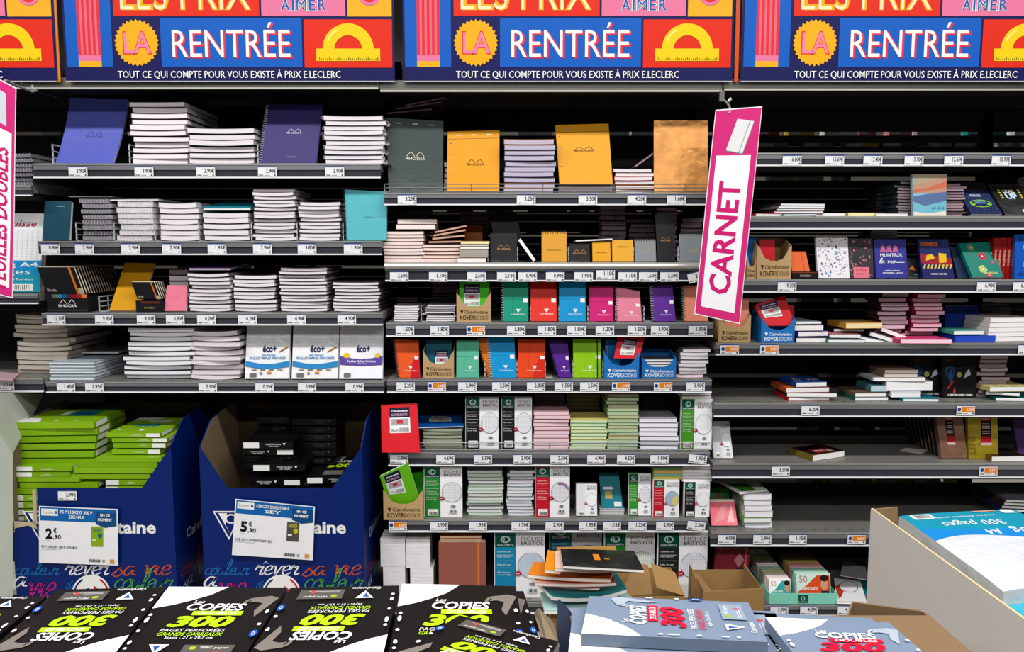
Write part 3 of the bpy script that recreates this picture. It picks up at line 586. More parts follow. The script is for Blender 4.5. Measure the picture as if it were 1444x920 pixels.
# lowest shelf
stack('L4', (70, 134), 510, 6, 'squared paper pack', 'the low left stack', .33, '#aab4bc', pages='#d0d8de', jit=.002, bow=0, name='paper_pack', cat='paper pack')
book(XX(101, .2, SH['L4']+.08), .2, SH['L4']+.085, .20, .22, .006, 0, '#a8a4aa', 'single pale pack resting on the squared paper stack', name='paper_pack', cat='paper pack')
stack('L4', (174, 268), 462, 11, 'large ringed notebook', 'the wide stack', .31, ['#3c4a4e', '#50585e'], rings='L', rc='#2c2c30', jit=.010, bow=.003, pages='#e2e2e8', taper=.03)
stack('L4', (272, 340), 468, 10, 'bagged paper pack', 'the messy clear wrapped stack', .30, ['#d8d0d0', '#b8aeb2', '#cfc9cd'], jit=.010, bow=.004, rot=.06, name='paper_pack', cat='paper pack', pages='#d9d2d8')
def d_eco(c, yb=False):
    def d(f, g):
        for i in range(1, 20): g.rect(f, i/20, .66, i/20+.006, .98, M('#c9cdd6'))
        for i in range(12): g.rect(f, 0, .66+i*.028, 1, .664+i*.028, M('#c9cdd6'))
        g.text(f, 'éco+', .38, .49, .70, .62, M('#2a2c5c'), .03)
        if yb:
            g.poly(f, [(0, .42), (.25, .38), (.5, .36), (.75, .38), (1, .42), (1, .26), (.75, .245), (.5, .235), (.25, .245), (0, .26)], M(c)); g.disc(f, .15, .43, .08, .05, M('#f0d020'), 12); g.disc(f, .88, .43, .06, .045, M('#f0d020'), 12)
            g.text(f, 'Feuillets Mobiles Perforées', .18, .30, .84, .345, WHITE, .01); g.text(f, '17 x 22 cm', .42, .265, .62, .29, WHITE)
        else:
            g.text(f, '200 PAGES', .36, .42, .68, .455, M('#4a90c8'), .02); g.text(f, 'FEUILLES SIMPLES PERFOREES', .08, .36, .92, .405, M('#4a90c8'), .02)
            g.poly(f, [(0, .33), (.3, .28), (.6, .27), (1, .33), (1, .22), (.6, .18), (.3, .185), (0, .23)], M(c)); g.poly(f, [(.75, .5), (.78, .49), (.98, .58), (.95, .6)], M('#b0704a'))
            for i in range(4): g.rect(f, .14+i*.2, .155, .26+i*.2, .17, M('#8a7a40')); g.disc(f, .36+.0*i, .1, .03, .025, M('#777777'), 8)
            g.rect(f, .5, .09, .6, .13, M('#e09050'))
        g.rect(f, .1, .03, .26, .10, M('#6a6a6e'))
    return d
pad('L4', (346, 407), 460, '#e2e3e6', d_eco('#3a8fd0'), 'leftmost of three white paper packs with blue wave print', lean=.05, th=.02, name='paper_pack', cat='paper pack', kind='bag', back=['#d8d9dc', '#d8d9dc'], bp='left blue wave paper pack, lowest left shelf')
pad('L4', (412, 476), 460, '#e4e4e8', d_eco('#3a8fd0'), 'middle one of three white paper packs with blue wave print', lean=.05, th=.02, name='paper_pack', cat='paper pack', kind='bag', back=['#d8d9dc', '#d8d9dc'], bp='middle blue wave paper pack, lowest left shelf')
pad('L4', (479, 539), 460, '#e8e8ee', d_eco('#6a55a8', True), 'white paper pack with purple band and yellow dots, lowest left shelf', lean=.05, th=.02, name='paper_pack', cat='paper pack', back=['#d8d9dc'], bp='purple band paper pack, lowest left shelf')
# ================================================================ FAR LEFT BAY
stack('F1', (-20, 47), 216, 7, 'black wire notebook', 'the stack behind the pink sign', .26, '#2a2a30', rings='F', rc='#dcdce0', pages='#77747c')
def d_90(f, g):
    g.rect(f, 0, 0, 1, .40, M('#1a92d0')); g.rect(f, 0, .0, 1, .22, M('#1c9cb8')); g.text(f, '90g A4', .3, .30, .95, .38, WHITE, .01); g.text(f, 'pages', .25, .20, .85, .27, WHITE, .0); g.text(f, 'copies perforées', .2, .14, .9, .18, WHITE)
    g.text(f, 'suisse', .45, .83, .9, .91, M('#c02050'), .01, shear=.3); g.rect(f, .6, .02, .9, .10, WHITE)
    for i in range(9): g.rect(f, .63+i*.028, .03, .64+i*.028, .09, BLACK)
    for i in range(12): g.rect(f, .1+i*.075, .42, .104+i*.075, .8, M('#c9ccd4'))
    for i in range(12): g.rect(f, .1, .42+i*.033, .95, .422+i*.033, M('#c9ccd4'))
pad('F2', (-40, 56), (302, 303), '#e6e8ec', d_90, 'white and turquoise paper pack behind the pink sign', xt=(-30, 62), lean=.05, th=.03, yb=.05, name='paper_pack', cat='paper pack', kind='bag')
stack('F3', (24, 98), 445, 13, 'crumpled paper ream', 'the tall stack on the far left', .30, ['#a89e92', '#bdb4aa', '#968c82', '#c9c2b8'], pages='#b6ada2', jit=.010, rot=.05, bow=.004, name='paper_ream', cat='paper', yb=.09)
g = G(); z = SH['F3']; f = bil([PZ(-20, 536, z+.001), PZ(18, 537, z+.001), PZ(28, 529, z+.001), PZ(-20, 525, z+.001)])[0]; g.slab(f, 0, .006, M('#c8a8ac')); o = g.build('notebook', None, PZ(0, 530, z)); tag(o, 'pink notebook lying at the left photo edge by the reams', 'notebook')
# ================================================================ MIDDLE BAY top shelf
pad('M1', (549, 624), (167, 172), '#4a5352', d_pad('#e0d8c8', cu=.5, cv=.44, w=.36, h=.055), 'glossy dark grey notepad at the left end, top middle shelf', xt=(546, 625), lean=.06, th=.014, kind='gloss', yb=.035, back=['#5a4a50', '#4a3a40'], bp='dark grey notepad, top middle shelf')
for i, (x, y, r) in enumerate(((552, 164, .10), (565, 158, .16), (578, 153, .2))):
    p = PY(x, y, .22); book(p.x, .12, p.z-.008, .18, .2, .006, .05, '#5a4048', f'brown mauve notepad fanned behind the dark grey pad, {["lowest", "middle", "topmost"][i]} of three', ry=-r, pages='#8a7478', group='brown notepads fanned behind')
stack('M1', (627, 634), 228, 6, 'narrow orange notepad', 'the sliver left of the orange pad', .2, '#c8784a', yb=.10, jit=.001)
pad('M1', (631, 704), (187, 185), '#f2a414', d_pad('#33220a', cu=.54, cv=.43, w=.34, h=.05), 'orange notepad left of the striped stack, top middle shelf', lean=.07, th=.014, yb=.035, back=['#d88a1e', '#7a4a1c'], bp='left orange notepad, top middle shelf')
stack('M1', (711, 782), 196, 10, 'lilac edged notepad', 'the stack between two orange pads', .27, ['#e8963a', '#5a5270', '#5a5270', '#4a4460', '#5a5270', '#4a4460', '#5a5270', '#5a5270', '#e07a24', '#f0a030'], pages='#b8b0c4', jit=.003)
zt = stack('M1', (788, 866), 262, 1, 'dark notepad', 'the base below the right orange pad', .26, '#4a3a42', pages='#7c7078')
pad('M1', (790, 864), (178, 176), '#efa824', d_pad('#33220a', cu=.5, cv=.54, w=.38, h=.04), 'orange notepad right of the striped stack, top middle shelf', xt=(784, 858), lean=.08, th=.014, z=zt+.001, yb=.035, back=['#c8882a'], bp='right orange notepad, top middle shelf')
zt = stack('M1', (867, 921), 237, 6, 'orange topped pad', 'the low stack left of copper pad', .26, ['#4a3a40', '#e8e0dc', '#d8461c', '#e86a24', '#f0902a', '#f09a30'], jit=.006, rot=.05)
p = PY(897, 232, .1); book(p.x, .10, zt+.012, .12, .2, .006, .0, '#b09098', 'thin mauve pad propped up behind the low orange stack', ry=-.62, pages='#a89098')
pad('M1', (923, 998), 171, '#d89a5c', None, 'shiny copper coloured notepad at the right end, top middle shelf', xt=(923, 998), lean=.05, th=.014, kind='foil', yb=.035, back=['#c07030', '#b8642a'], bp='copper notepad, top middle shelf')
# second
stack('M2', (541, 598), 326, 9, 'cream edged notebook', 'the left end stack', .20, '#9a7a70', pages='#ead8d4', jit=.004)
zt = PY(560, 324, .06).z
for i in range(2): book(XX(559+i*2, .04, zt), .04, zt+.001+i*.021, .155, .16, .019, .0+.05*i, '#a88a84', f'thick cream notebook on the left end stack, {["lower","upper"][i]} of two', pages='#ecdcda', group='pair on the left end stack')
zt = stack('M2', (595, 650), 344, 5, 'brown edged notebook', 'the fanned stack', .19, ['#2a2226', '#8a5a4a', '#9a6a5a', '#b0705a', '#a85a34'], pages='#e8d0c8', jit=.003)
for i, (r, dx) in enumerate(((-.02, .03), (-.10, .045), (-.17, .05), (-.2, .055))): book(XX(594, .04, zt)+dx, .04, zt+.003+i*.013, .13, .16, .008, .04*i, '#9a4a24', f'brown notebook fanned askew on the second stack, {ORD[3-i]} from top', ry=r, pages='#c8a898', group='fanned brown notebooks')
z = SH['M2']
hang = [(645, -.006, '#3a3438', '#e8e4e4', .017), (648, .01, '#a8742a', '#a39a94', .034), (649, .02, '#2a2a30', '#efe9e4', .012), (649, .02, '#1e1e24', '#e8e4e0', .008), (650, .022, '#c88a2a', '#f0e4b0', .012)]
zz = z+.0008
for i, (px, y, c, pg, T) in enumerate(hang):
    book(XX(px, y, zz), y, zz, .113, .16, T*.96, .03 if i == 0 else 0, c, ['white edged notebook jutting over the shelf lip at the bottom', 'orange topped thick notepad on the jutting white notebook', 'black cream edged notebook above the orange topped pad', 'thin black notebook under the yellow one', 'yellow notebook on top of the small mixed stack'][i], pages=pg); zz += T
pad('M2', (655, 680), 319, '#a85c1c', None, 'dark orange notebook standing behind the mixed stack', lean=.02, yb=.2, th=.02)
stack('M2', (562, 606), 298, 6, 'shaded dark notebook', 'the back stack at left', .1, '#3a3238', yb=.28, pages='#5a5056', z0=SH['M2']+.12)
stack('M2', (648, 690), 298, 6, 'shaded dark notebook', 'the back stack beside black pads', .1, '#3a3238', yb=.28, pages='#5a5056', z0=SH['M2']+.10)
pad('M2', (692, 729), 331, '#15171b', d_rhodia('#d89a4a', cu=.5, cv=.38, w=.5, h=.10), 'black notepad with orange triangles right of mixed stack', lean=.03, th=.02, yb=.02)
pad('M2', (700, 738), (300, 300), '#111214', d_rhodia('#9a6a3a', cu=.3, cv=.1, w=.4, h=.06, tri=False), 'black brown edged notepad tilted behind the black pad', xt=(690, 728), lean=.03, th=.014, yb=.10, z=SH['M2']+.05, pages='#8a5a34')
p = PY(752, 366, .015)
o = book(p.x, .015, SH['M2']+.002, .012, .14, .105, 0, '#3a2e34', 'slim black notebook leaning left beside the gold spiral pad', pages='#f0ecec'); o.rotation_euler = (0, -.62, 0)
pad('M2', (764, 799), 328, '#e8a848', d_rhodia('#7a5a30', cu=.5, cv=.36, w=.6, h=.06, tri=False), 'gold spiral topped notepad, second middle shelf', lean=.02, th=.014, ring='top', rc='#3a3a3a', yb=.02)
pad('M2', (804, 832), 346, '#16161a', d_rhodia('#c8883a', cu=.5, cv=.4, w=.7, h=.13), 'low black notepad right of the gold spiral pad', lean=.02, th=.014, yb=.02, back=['#202024'], bp='low black notepad')
pad('M2', (836, 861), 342, '#eda81e', d_rhodia('#5a3c0a', cu=.5, cv=.4, w=.62, h=.1, tri=False), 'plain small yellow notepad, left of the pair', lean=.02, th=.014, yb=.02, back=['#d8962a'], bp='plain small yellow notepad')
pad('M2', (864, 893), 340, '#f0b040', d_rhodia('#6a4a1a', cu=.5, cv=.65, w=.5, h=.1, tri=False), 'small yellow notepad, right of the pair', lean=.02, th=.014, yb=.02, back=['#d8962a'], bp='right small yellow notepad')
p = PY(812, 341, .04); book(p.x, .03, p.z, .145, .1, .006, .0, '#b8a8ac', 'white thin notepad lying across the small black and yellow pads', ry=-.05)
pad('M2', (896, 925), 339, '#85898c', d_rhodia('#e8c070', cu=.5, cv=.4, w=.42, h=.07), 'small grey spiral notepad left of the tall black pad', lean=.02, th=.014, ring='top', rc='#333333', yb=.02)
pad('M2', (928, 952), 303, '#1b1c1f', d_rhodia('#c88a4a', cu=.5, cv=.42, w=.56, h=.04), 'tall narrow black notepad between grey spiral pads', xt=(924, 950), lean=.04, th=.014, yb=.02)
pad('M2', (959, 992), 331, '#80858a', d_rhodia('#e8c070', cu=.6, cv=.32, w=.42, h=.06), 'grey spiral notepad right of the tall black pad', lean=.02, th=.014, ring='top', rc='#333333', yb=.02)
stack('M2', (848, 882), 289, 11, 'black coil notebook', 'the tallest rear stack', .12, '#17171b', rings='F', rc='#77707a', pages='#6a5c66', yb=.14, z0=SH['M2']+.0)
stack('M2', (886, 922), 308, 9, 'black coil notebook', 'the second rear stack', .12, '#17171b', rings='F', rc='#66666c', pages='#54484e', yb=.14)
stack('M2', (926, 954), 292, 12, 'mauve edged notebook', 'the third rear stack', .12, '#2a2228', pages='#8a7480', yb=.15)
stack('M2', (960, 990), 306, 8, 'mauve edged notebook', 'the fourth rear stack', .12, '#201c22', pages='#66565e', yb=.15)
# third
stack('M3', (556, 590), 431, 7, 'small white notebook', 'the first low stack', .17, '#706c74', jit=.003)
stack('M3', (600, 641), 430, 8, 'small white notebook', 'the second low stack', .17, '#706c74', jit=.006)
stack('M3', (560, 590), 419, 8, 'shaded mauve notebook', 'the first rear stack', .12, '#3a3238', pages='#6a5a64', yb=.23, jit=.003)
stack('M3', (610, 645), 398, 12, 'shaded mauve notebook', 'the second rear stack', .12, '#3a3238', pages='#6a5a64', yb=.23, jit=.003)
kover('M3', 644, 692, 415, '#b39468', '#3a3226', 'brown box with bright green notebook, third middle shelf')
pad('M3', (648, 690), 397, '#52c832', d_label(.15, .35, .68, .9), 'bright green notebook standing inside the brown box', lean=.02, th=.03, yb=.03, z=SH['M3']+.003)
def cl(k, xb, yt, col, label, **kw):
    d = dict(dark=kw.pop('dark', None)); 
    return pad(k, xb, yt, col, d_clf(d['dark'], kw.pop('elastic', False), kw.pop('swirl', None)), label, **kw)
cl('M3', (709, 745), 398, '#1e9c7c', 'green spiral notebook, third middle shelf', dark='#168066', lean=.03, th=.01, ring='left', yb=.02, back=['#2aa8a0'], bp='green spiral notebook')
cl('M3', (749, 785), 399, '#e83428', 'red notebook left of the blue one, third middle shelf', dark='#c82820', lean=.05, th=.012, yb=.012, back=['#d83a60'], bp='red notebook, third middle shelf')
cl('M3', (789, 826), 398, '#159ad8', 'bright blue notebook, third middle shelf', dark='#0d80c0', lean=.03, th=.012, yb=.018, back=['#1a6ab0'], bp='bright blue notebook, third middle shelf')
cl('M3', (832, 865), 405, '#d8287c', 'magenta notebook right of the blue one, third middle shelf', dark='#b81c68', lean=.03, th=.012, yb=.02, back=['#d8d8d8'], bp='magenta notebook')
cl('M3', (870, 905), (406, 412), '#f098b0', 'pale pink spiral notebook, third middle shelf', xt=(868, 902), lean=.03, th=.012, ring='left', rc='#777777', yb=.02)
cl('M3', (922, 953), (404, 403), '#6a3aa0', 'purple spiral notebook, third middle shelf', xt=(918, 948), lean=.03, th=.012, ring='left', rc='#d8d8e0', yb=.016, back=['#8a8a90', '#77777c'], bp='purple spiral notebook')
cl('M3', (965, 998), 404, '#f4a08c', 'salmon spiral notebook, third middle shelf', lean=.03, th=.012, ring='left', rc='#8ac0a8', yb=.02, back=['#7ac0a0'], bp='salmon spiral notebook')
zt = PY(905, 401, .06).z; book(XX(905, .08, zt), .08, zt, .11, .12, .006, 0, '#2a2428', 'dark notebook lying on top of the purple spiral row', pages='#5a4a54')
# fourth
cl('M4', (562, 592), (480, 481), '#f0602c', 'orange red spiral notebook at left end, fourth middle shelf', xt=(556, 590), swirl='#d42030', lean=.03, th=.012, ring='left', rc='#555555', yb=.02, back=['#c84a30', '#3a3a40'], bp='orange red spiral notebook')
kover('M4', 597, 640, 497, '#b39468', '#3a3226', 'brown box with dark teal notebook, fourth middle shelf', yb=.02)
pad('M4', (601, 637), 481, '#1c5c70', d_label(.35, .25, .85, .72), 'dark teal notebook standing inside the brown box', lean=.02, th=.02, yb=.035, z=SH['M4']+.003)
cl('M4', (644, 675), 481, '#6cc0a4', 'mint green notebook, fourth middle shelf', dark='#54a88e', lean=.02, th=.02, yb=.02)
pad('M4', (688, 702), (478, 478), '#e88034', None, 'orange notebook slanting behind the blue spiral notebook', xt=(672, 688), lean=.02, th=.012, yb=.03, ring='left', rc='#333333')
cl('M4', (693, 728), 477, '#149ad8', 'sky blue spiral notebook, fourth middle shelf', xt=(688, 725), dark='#0d84c4', lean=.03, th=.012, ring='left', yb=.018)
cl('M4', (731, 769), 480, '#ee4c24', 'orange red notebook, fourth middle shelf', swirl='#d83020', dark='#d83c20', lean=.03, th=.012, yb=.02, back=['#e84040'], bp='orange red notebook, fourth middle shelf')
cl('M4', (787, 805), (482, 482), '#5a2a94', 'purple notebook slanting left, fourth middle shelf', xt=(773, 800), lean=.03, th=.012, yb=.025, ring='left', rc='#222222', back=['#3a3a44', '#8a8a90'], bp='purple slanting notebook')
cl('M4', (809, 848), 479, '#92cc14', 'lime green notebook with black elastic, fourth middle shelf', dark='#7ab40e', elastic=True, lean=.03, th=.014, yb=.02)
kover('M4', 852, 901, 500, '#1f6db4', '#f0f4f8', 'larger blue box under the red notebook, fourth middle shelf', yb=-.006, dep=.14)
pad('M4', (855, 874), 480, '#1a7ac0', None, 'blue spiral notebook at the left of the larger blue box', lean=.01, th=.01, yb=.06, z=SH['M4']+.003, ring='left')
r = pad('M4', (866, 901), (472, 478), '#e02434', d_label(.2, .15, .75, .85), 'small red notebook tilted out of the larger blue box', xt=(873, 909), lean=.03, th=.014, yb=.012, z=PY(880, 508, .0).z)
kover('M4', 905, 953, 505, '#1f6db4', '#f0f4f8', 'blue box holding white notebooks, fourth middle shelf', yb=.012, dep=.13)
for i in range(3): book(XX(908, .03, SH['M4']), .03, SH['M4']+.045+i*.0105, .118, .10, .0095, .03*(i-1), '#55555c', f'white edged notebook lying in the blue box, {ORD[2-i]} from top', group='notebooks in the blue box')
zt = stack('M4', (958, 997), 492, 8, 'white edged notebook', 'the right end stack', .18, ['#8a8488']*7+['#d02434'], jit=.005, rot=.05, yb=.02)
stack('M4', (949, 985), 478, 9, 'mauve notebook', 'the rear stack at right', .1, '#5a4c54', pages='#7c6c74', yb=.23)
# fifth
pad('M5', (539, 592), (573, 570), '#e0202c', d_label(.22, .40, .78, .93), 'big red notebook propped at the left end, fifth middle shelf', xt=(538, 588), lean=.06, th=.014, yb=-.035, z=SH['M5']+.0)
zt = stack('M5', (597, 652), 604, 6, 'green edged notebook', 'the stack under the blue notebook', .24, ['#2a3a2a', '#5a6a4a', '#2a2a30'], pages='#9aa08a', jit=.003)
o = book(XX(590, .03, zt), .02, zt+.001, .185, .24, .006, .12, '#1558a8', 'blue notebook lying askew on the green edged stack', deco=d_label(.25, .35, .75, .85))
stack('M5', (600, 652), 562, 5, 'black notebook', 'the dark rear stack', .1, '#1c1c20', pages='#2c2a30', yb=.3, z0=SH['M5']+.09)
K = dict(name='index_card_pack', cat='card pack', pages='#dfdde2')
pad('M5', (657, 703), 561, '#e6e6ea', d_bristol('#1b1b1e'), 'first black banded index card pack, fifth middle shelf', lean=.02, th=.02, **K, back=['#d8d8dc'], bp='first black banded card pack, fifth middle shelf')
pad('M5', (708, 750), 561, '#e6e6ea', d_bristol('#1b1b1e'), 'second black banded index card pack, fifth middle shelf', lean=.02, th=.02, **K, back=['#d8d8dc'], bp='second black banded card pack, fifth middle shelf')
SK = dict(name='index_card_pack', cat='card pack')
stack('M5', (753, 803), 580, 10, 'pink card pack', 'the pink stack', .15, '#c8a0a8', pages='#e2c4cc', jit=.002, bow=0, **SK)
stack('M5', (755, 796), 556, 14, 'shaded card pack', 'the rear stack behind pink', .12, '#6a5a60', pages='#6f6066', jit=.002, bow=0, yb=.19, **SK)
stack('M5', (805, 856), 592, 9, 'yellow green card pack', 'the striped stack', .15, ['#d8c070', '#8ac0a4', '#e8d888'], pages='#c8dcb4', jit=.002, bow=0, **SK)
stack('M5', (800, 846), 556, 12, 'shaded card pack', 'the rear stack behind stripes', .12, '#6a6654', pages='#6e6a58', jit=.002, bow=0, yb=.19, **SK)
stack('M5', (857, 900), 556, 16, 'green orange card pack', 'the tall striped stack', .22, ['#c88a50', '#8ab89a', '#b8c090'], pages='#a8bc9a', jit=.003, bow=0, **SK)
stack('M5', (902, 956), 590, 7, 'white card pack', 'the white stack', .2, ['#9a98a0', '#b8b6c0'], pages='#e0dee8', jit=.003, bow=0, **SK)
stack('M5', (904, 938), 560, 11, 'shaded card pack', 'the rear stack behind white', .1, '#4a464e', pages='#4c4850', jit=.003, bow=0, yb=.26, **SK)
pad('M5', (960, 1003), 563, '#ececf0', d_bristol('#4c9a34', grid=False), 'green banded index card pack at the right end, fifth middle shelf', lean=.0, th=.02, **K, back=['#d8d8dc', '#d8d8dc', '#cfcfd4'], bp='green banded card pack, fifth middle shelf')
zt = PY(962, 562, .05).z
for i in range(2): book(XX(962, .03, zt), .03, zt+.002+i*.013, .118, .13, .012, .02*i, '#c8b8bc', f'{["lower", "upper"][i]} white pack lying on the green banded pack', cat='card pack', name='index_card_pack')
# sixth
kover('M6', 541, 597, 693, '#b39468', '#3a3226', 'large brown box with a leaning lime notebook, sixth middle shelf', yb=-.015, dep=.16)
pad('M6', (549, 594), (672, 653), '#6cc01c', d_label(.12, .35, .66, .95), 'lime green notebook leaning out of the large brown box', xt=(536, 575), lean=-.02, th=.012, yb=.004, z=PY(570, 714, .0).z)
pad('M6', (584, 601), (668, 664), '#3aa82c', None, 'green spiral notebook at the right side of the brown box', xt=(581, 596), lean=.01, th=.01, yb=.05, z=PY(570, 720, .0).z, ring='left', rc='#2a7a20')
pad('M6', (599, 652), 659, '#ececf0', d_bristol('#2f8a3a', grid=True), 'green banded index card pack beside the large brown box', lean=.0, th=.012, **K, yb=.02, back=['#e0e0e4', '#e0e0e4'], bp='green banded card pack, sixth middle shelf')
stack('M6', (660, 709), 664, 14, 'green white card pack', 'the first stack', .2, ['#9ac8a0', '#d8d8dc', '#6a6a70', '#b8c8bc'], pages='#c8ccc8', jit=.004, bow=.001, **SK)
stack('M6', (716, 752), 664, 14, 'grey blue card pack', 'the second stack', .2, ['#a8b0b8', '#c8c8cc', '#8a98a0'], pages='#d0d0d6', jit=.004, bow=.001, **SK)
def arcs(f, g):
    g.disc(f, .73, .5, .25, .185, M('#d04050'), 14, 15, 110, ri=.92); g.disc(f, .73, .5, .22, .16, M('#3a60b0'), 14, 15, 110, ri=.92)
pad('M6', (755, 803), 658, '#ececf0', d_bristol('#d02434', grid=True, extra=arcs), 'red banded index card pack left of centre, sixth middle shelf', lean=.0, th=.014, **K, yb=.02, back=['#e0e0e4'], bp='red banded left card pack, sixth middle shelf')
pad('M6', (813, 842), 684, '#e4e4e8', d_bristol('#d8d8dc', grid=False, gband=True), 'plain grey and white small card pack, sixth middle shelf', lean=.02, th=.03, **K, yb=.02)
pad('M6', (849, 879), (668, 668), '#1f8090', lambda f, g: (g.rect(f, .15, .55, .6, .62, WHITE), g.rect(f, .2, .3, .55, .5, M('#c8b070')), g.rect(f, .6, .1, .95, .22, M('#d8d8d8'))), 'teal card folder leaning left in the gap, sixth middle shelf', xt=(845, 872), lean=.05, th=.01, yb=.06, name='folder', cat='folder', z=SH['M6']+.012)
stack('M6', (846, 881), 718, 2, 'grey card pack', 'the pile under the teal folder', .16, '#a8a8a8', pages='#b8b8b8', jit=.001, bow=0, **SK, yb=.05)
pad('M6', (887, 918), 669, '#ececf0', d_bristol('#3a9a34', grid=True), 'small green banded index card pack, sixth middle shelf', lean=.02, th=.02, **K, yb=.03, back=['#a8a8ac', '#9a9a9e', '#8a8a8e'], bp='small green banded card pack, sixth middle shelf')
pad('M6', (921, 957), 677, '#ececf0', d_bristol('#d02434', circ='#b8d0e8', grid=True, extra=lambda f, g: g.poly(f, [(.73, .31), (.85, .33), (.95, .42), (.98, .5), (.9, .62), (.73, .5)], M('#e8dc90'))), 'small red banded index card pack, sixth middle shelf', lean=.0, th=.03, **K, yb=.02, back=['#e0e0e4'], bp='small red banded card pack, sixth middle shelf')
zt = PY(921, 675, .05).z+.002
for i, c in enumerate(('#d8d070', '#8ac0a4', '#e8b060', '#9ac890')): book(XX(920, .06, zt), .03, zt+i*.0125, .12, .12, .012, 0, c, f'coloured card pack on the small red banded pack, {ORD[3-i]} from top', pages=c, cat='card pack', name='index_card_pack', group='card packs on the red banded pack')
pad('M6', (965, 1000), 680, '#ececf0', d_bristol('#1b1b1e', grid=False), 'small black banded index card pack at right end, sixth middle shelf', lean=.0, th=.03, **K, yb=.02, back=['#e0e0e4'], bp='small black banded card pack, sixth middle shelf')
zt = PY(962, 678, .05).z+.002
for i in range(5): book(XX(960, .06, zt), .03, zt+i*.0125, .12, .12, .012, random.uniform(-.05, .05), '#c8c4c8', f'white card pack on the small black banded pack, {ORD[4-i]} from top', cat='card pack', name='index_card_pack', group='card packs on the black banded pack')
# ================================================================ MIDDLE BAY, bottom shelf
random.seed(21)
zb = SH['M7']
def cube(px0, px1, py0, py1, y, lab, rz=0):
    a = PY(px0, py1, y); b = PY(px1, py0, y); W = b.x-a.x; H = b.z-a.z; g = G()
    f = lambda u, v, o: V3((a.x+u*W, y-o, a.z+v*H))
    g.slab(f, -W, 0, M('#e4e2e6', 'bag'), 3, 3); 
    for q in range(7): g.rect(f, 0, .12+.12*q, 1, .125+.12*q, M('#d2d0d6'))
    o = g.build('paper_cube', None, (a.x+W/2, y+W/2, a.z)); tag(o, lab, 'paper cube'); return a.z
cube(541, 571, 800, 846, .02, 'lower white wrapped paper cube at the left, bottom middle shelf'); cube(537, 571, 760, 799.5, .02, 'upper white wrapped paper cube at the left, bottom middle shelf')
cube(579, 611, 802, 846, .02, 'lower white paper cube left of the brown notebook'); cube(573, 606, 761, 801.5, .02, 'upper white paper cube left of the brown notebook')
def d_brown(f, g): g.rect(f, .82, 0, .87, 1, M('#d8762a')); g.text(f, 'WEBNOTEBOOK', .07, .155, .45, .195, M('#e8d0c4'), .02); g.text(f, 'RIGIDE & REPOSITIVE SIMPLE', .07, .06, .68, .09, M('#e8d0c4')); g.rect(f, .04, .22, .8, .223, M('#7a4a40')); g.rect(f, .87, .0, 1, .2, M('#d8c9b0'))
z_ = pad('M7', (620, 685), 765, '#a0645a', d_brown, 'dusty brown elastic notebook facing out, bottom middle shelf', lean=.0, th=.03, yb=.01, z=zb, pages='#e8d8c4')
zt = PY(640, 762, .05).z
for i in range(2): book(XX(622, .06, zt), .03, zt+.002+i*.012, .17, .2, .011, .02*i, '#d8843a', f'{["lower", "upper"][i]} orange edged notebook lying on the dusty brown notebook', pages='#e8c8a8')
B = dict(name='index_card_pack', cat='card pack', pages='#dfdde2', z=zb)
pad('M7', (698, 768), 752, '#e4e4e8', d_bristol('#1a86b0', circ='#cfe0ee', big=True), 'large blue banded index card pack at left, bottom middle shelf', lean=.0, th=.02, yb=.03, **B, back=['#d8d8dc'], bp='large left blue banded card pack')
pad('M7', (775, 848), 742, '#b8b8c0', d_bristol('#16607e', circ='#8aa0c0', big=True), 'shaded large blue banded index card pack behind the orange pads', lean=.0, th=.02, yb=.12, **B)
pad('M7', (852, 922), 752, '#e4e4e8', d_bristol('#3aa030', grid=True, circ='#e8efe0', big=True), 'large green banded index card pack, bottom middle shelf', lean=.0, th=.02, yb=.06, **B, back=['#d0d0d4'], bp='large green banded card pack')
pad('M7', (927, 996), 752, '#e4e4e8', d_bristol('#1c2220', circ='#e4e4ec', big=True), 'large black banded index card pack, bottom middle shelf', lean=.0, th=.02, yb=.03, **B, back=['#c8c8cc', '#c8c8cc'], bp='large black banded card pack')
# heap of orange notepads and teal notebooks in front of the shelf
def sheet(corners, zs, th, col, name, label, cat, pages='#f2e9e6', deco=None, bow=0, grp=None, kind='print'):
    c = [PZ(x, y, z) for (x, y), z in zip(corners, zs)]; f0, n = bil(c); f = lambda u, v, o: f0(u, v, o)+V3((0, 0, bow*(2*u-1)**2))
    org = (c[0]+c[1])/2; g = G(); k = 6 if bow else 1; t = min(.0012, th*.2); g.slab(f, -t, 0, M(col, kind), k); g.slab(f, -th, -th+t, M(col, kind), k)
    if deco: deco(f, g)
    r = g.build(name, None, org); tag(r, label, cat, grp); g = G(); g.slab(f, -th+t, -t, M(pages, 'pages'), k, 1, (0, 1), (.004, .99)); g.build('pages', r, org); return r
h0 = .50
cb = empty('shipping_carton', PY(822, 850, -.5)); tag(cb, 'low brown carton under the heap of orange and teal pads', 'carton')
x_0, x_1 = PZ(775, 855, h0-.0125).x, PZ(868, 855, h0-.0125).x; y_0, y_1 = PZ(800, 860, h0-.0125).y, PZ(800, 842, h0-.0125).y
for A, Bx in (((x_0, y_0, 0), (x_1, y_0+.003, h0-.0125)), ((x_0, y_1-.003, 0), (x_1, y_1, h0-.0125)), ((x_0, y_0+.003, 0), (x_0+.003, y_1-.003, h0-.0125)), ((x_1-.003, y_0+.003, 0), (x_1, y_1-.003, h0-.0125))): g = G(); g.box(A, Bx, M('#8a6a44', 'card')); g.build('carton_wall', cb, cb.location)
sheet([(768, 864), (905, 856), (880, 836), (762, 838)], [h0]*4, .012, '#b8d8d4', 'notebook', 'pale mint notebook at the bottom of the heap', 'notebook', bow=.006)
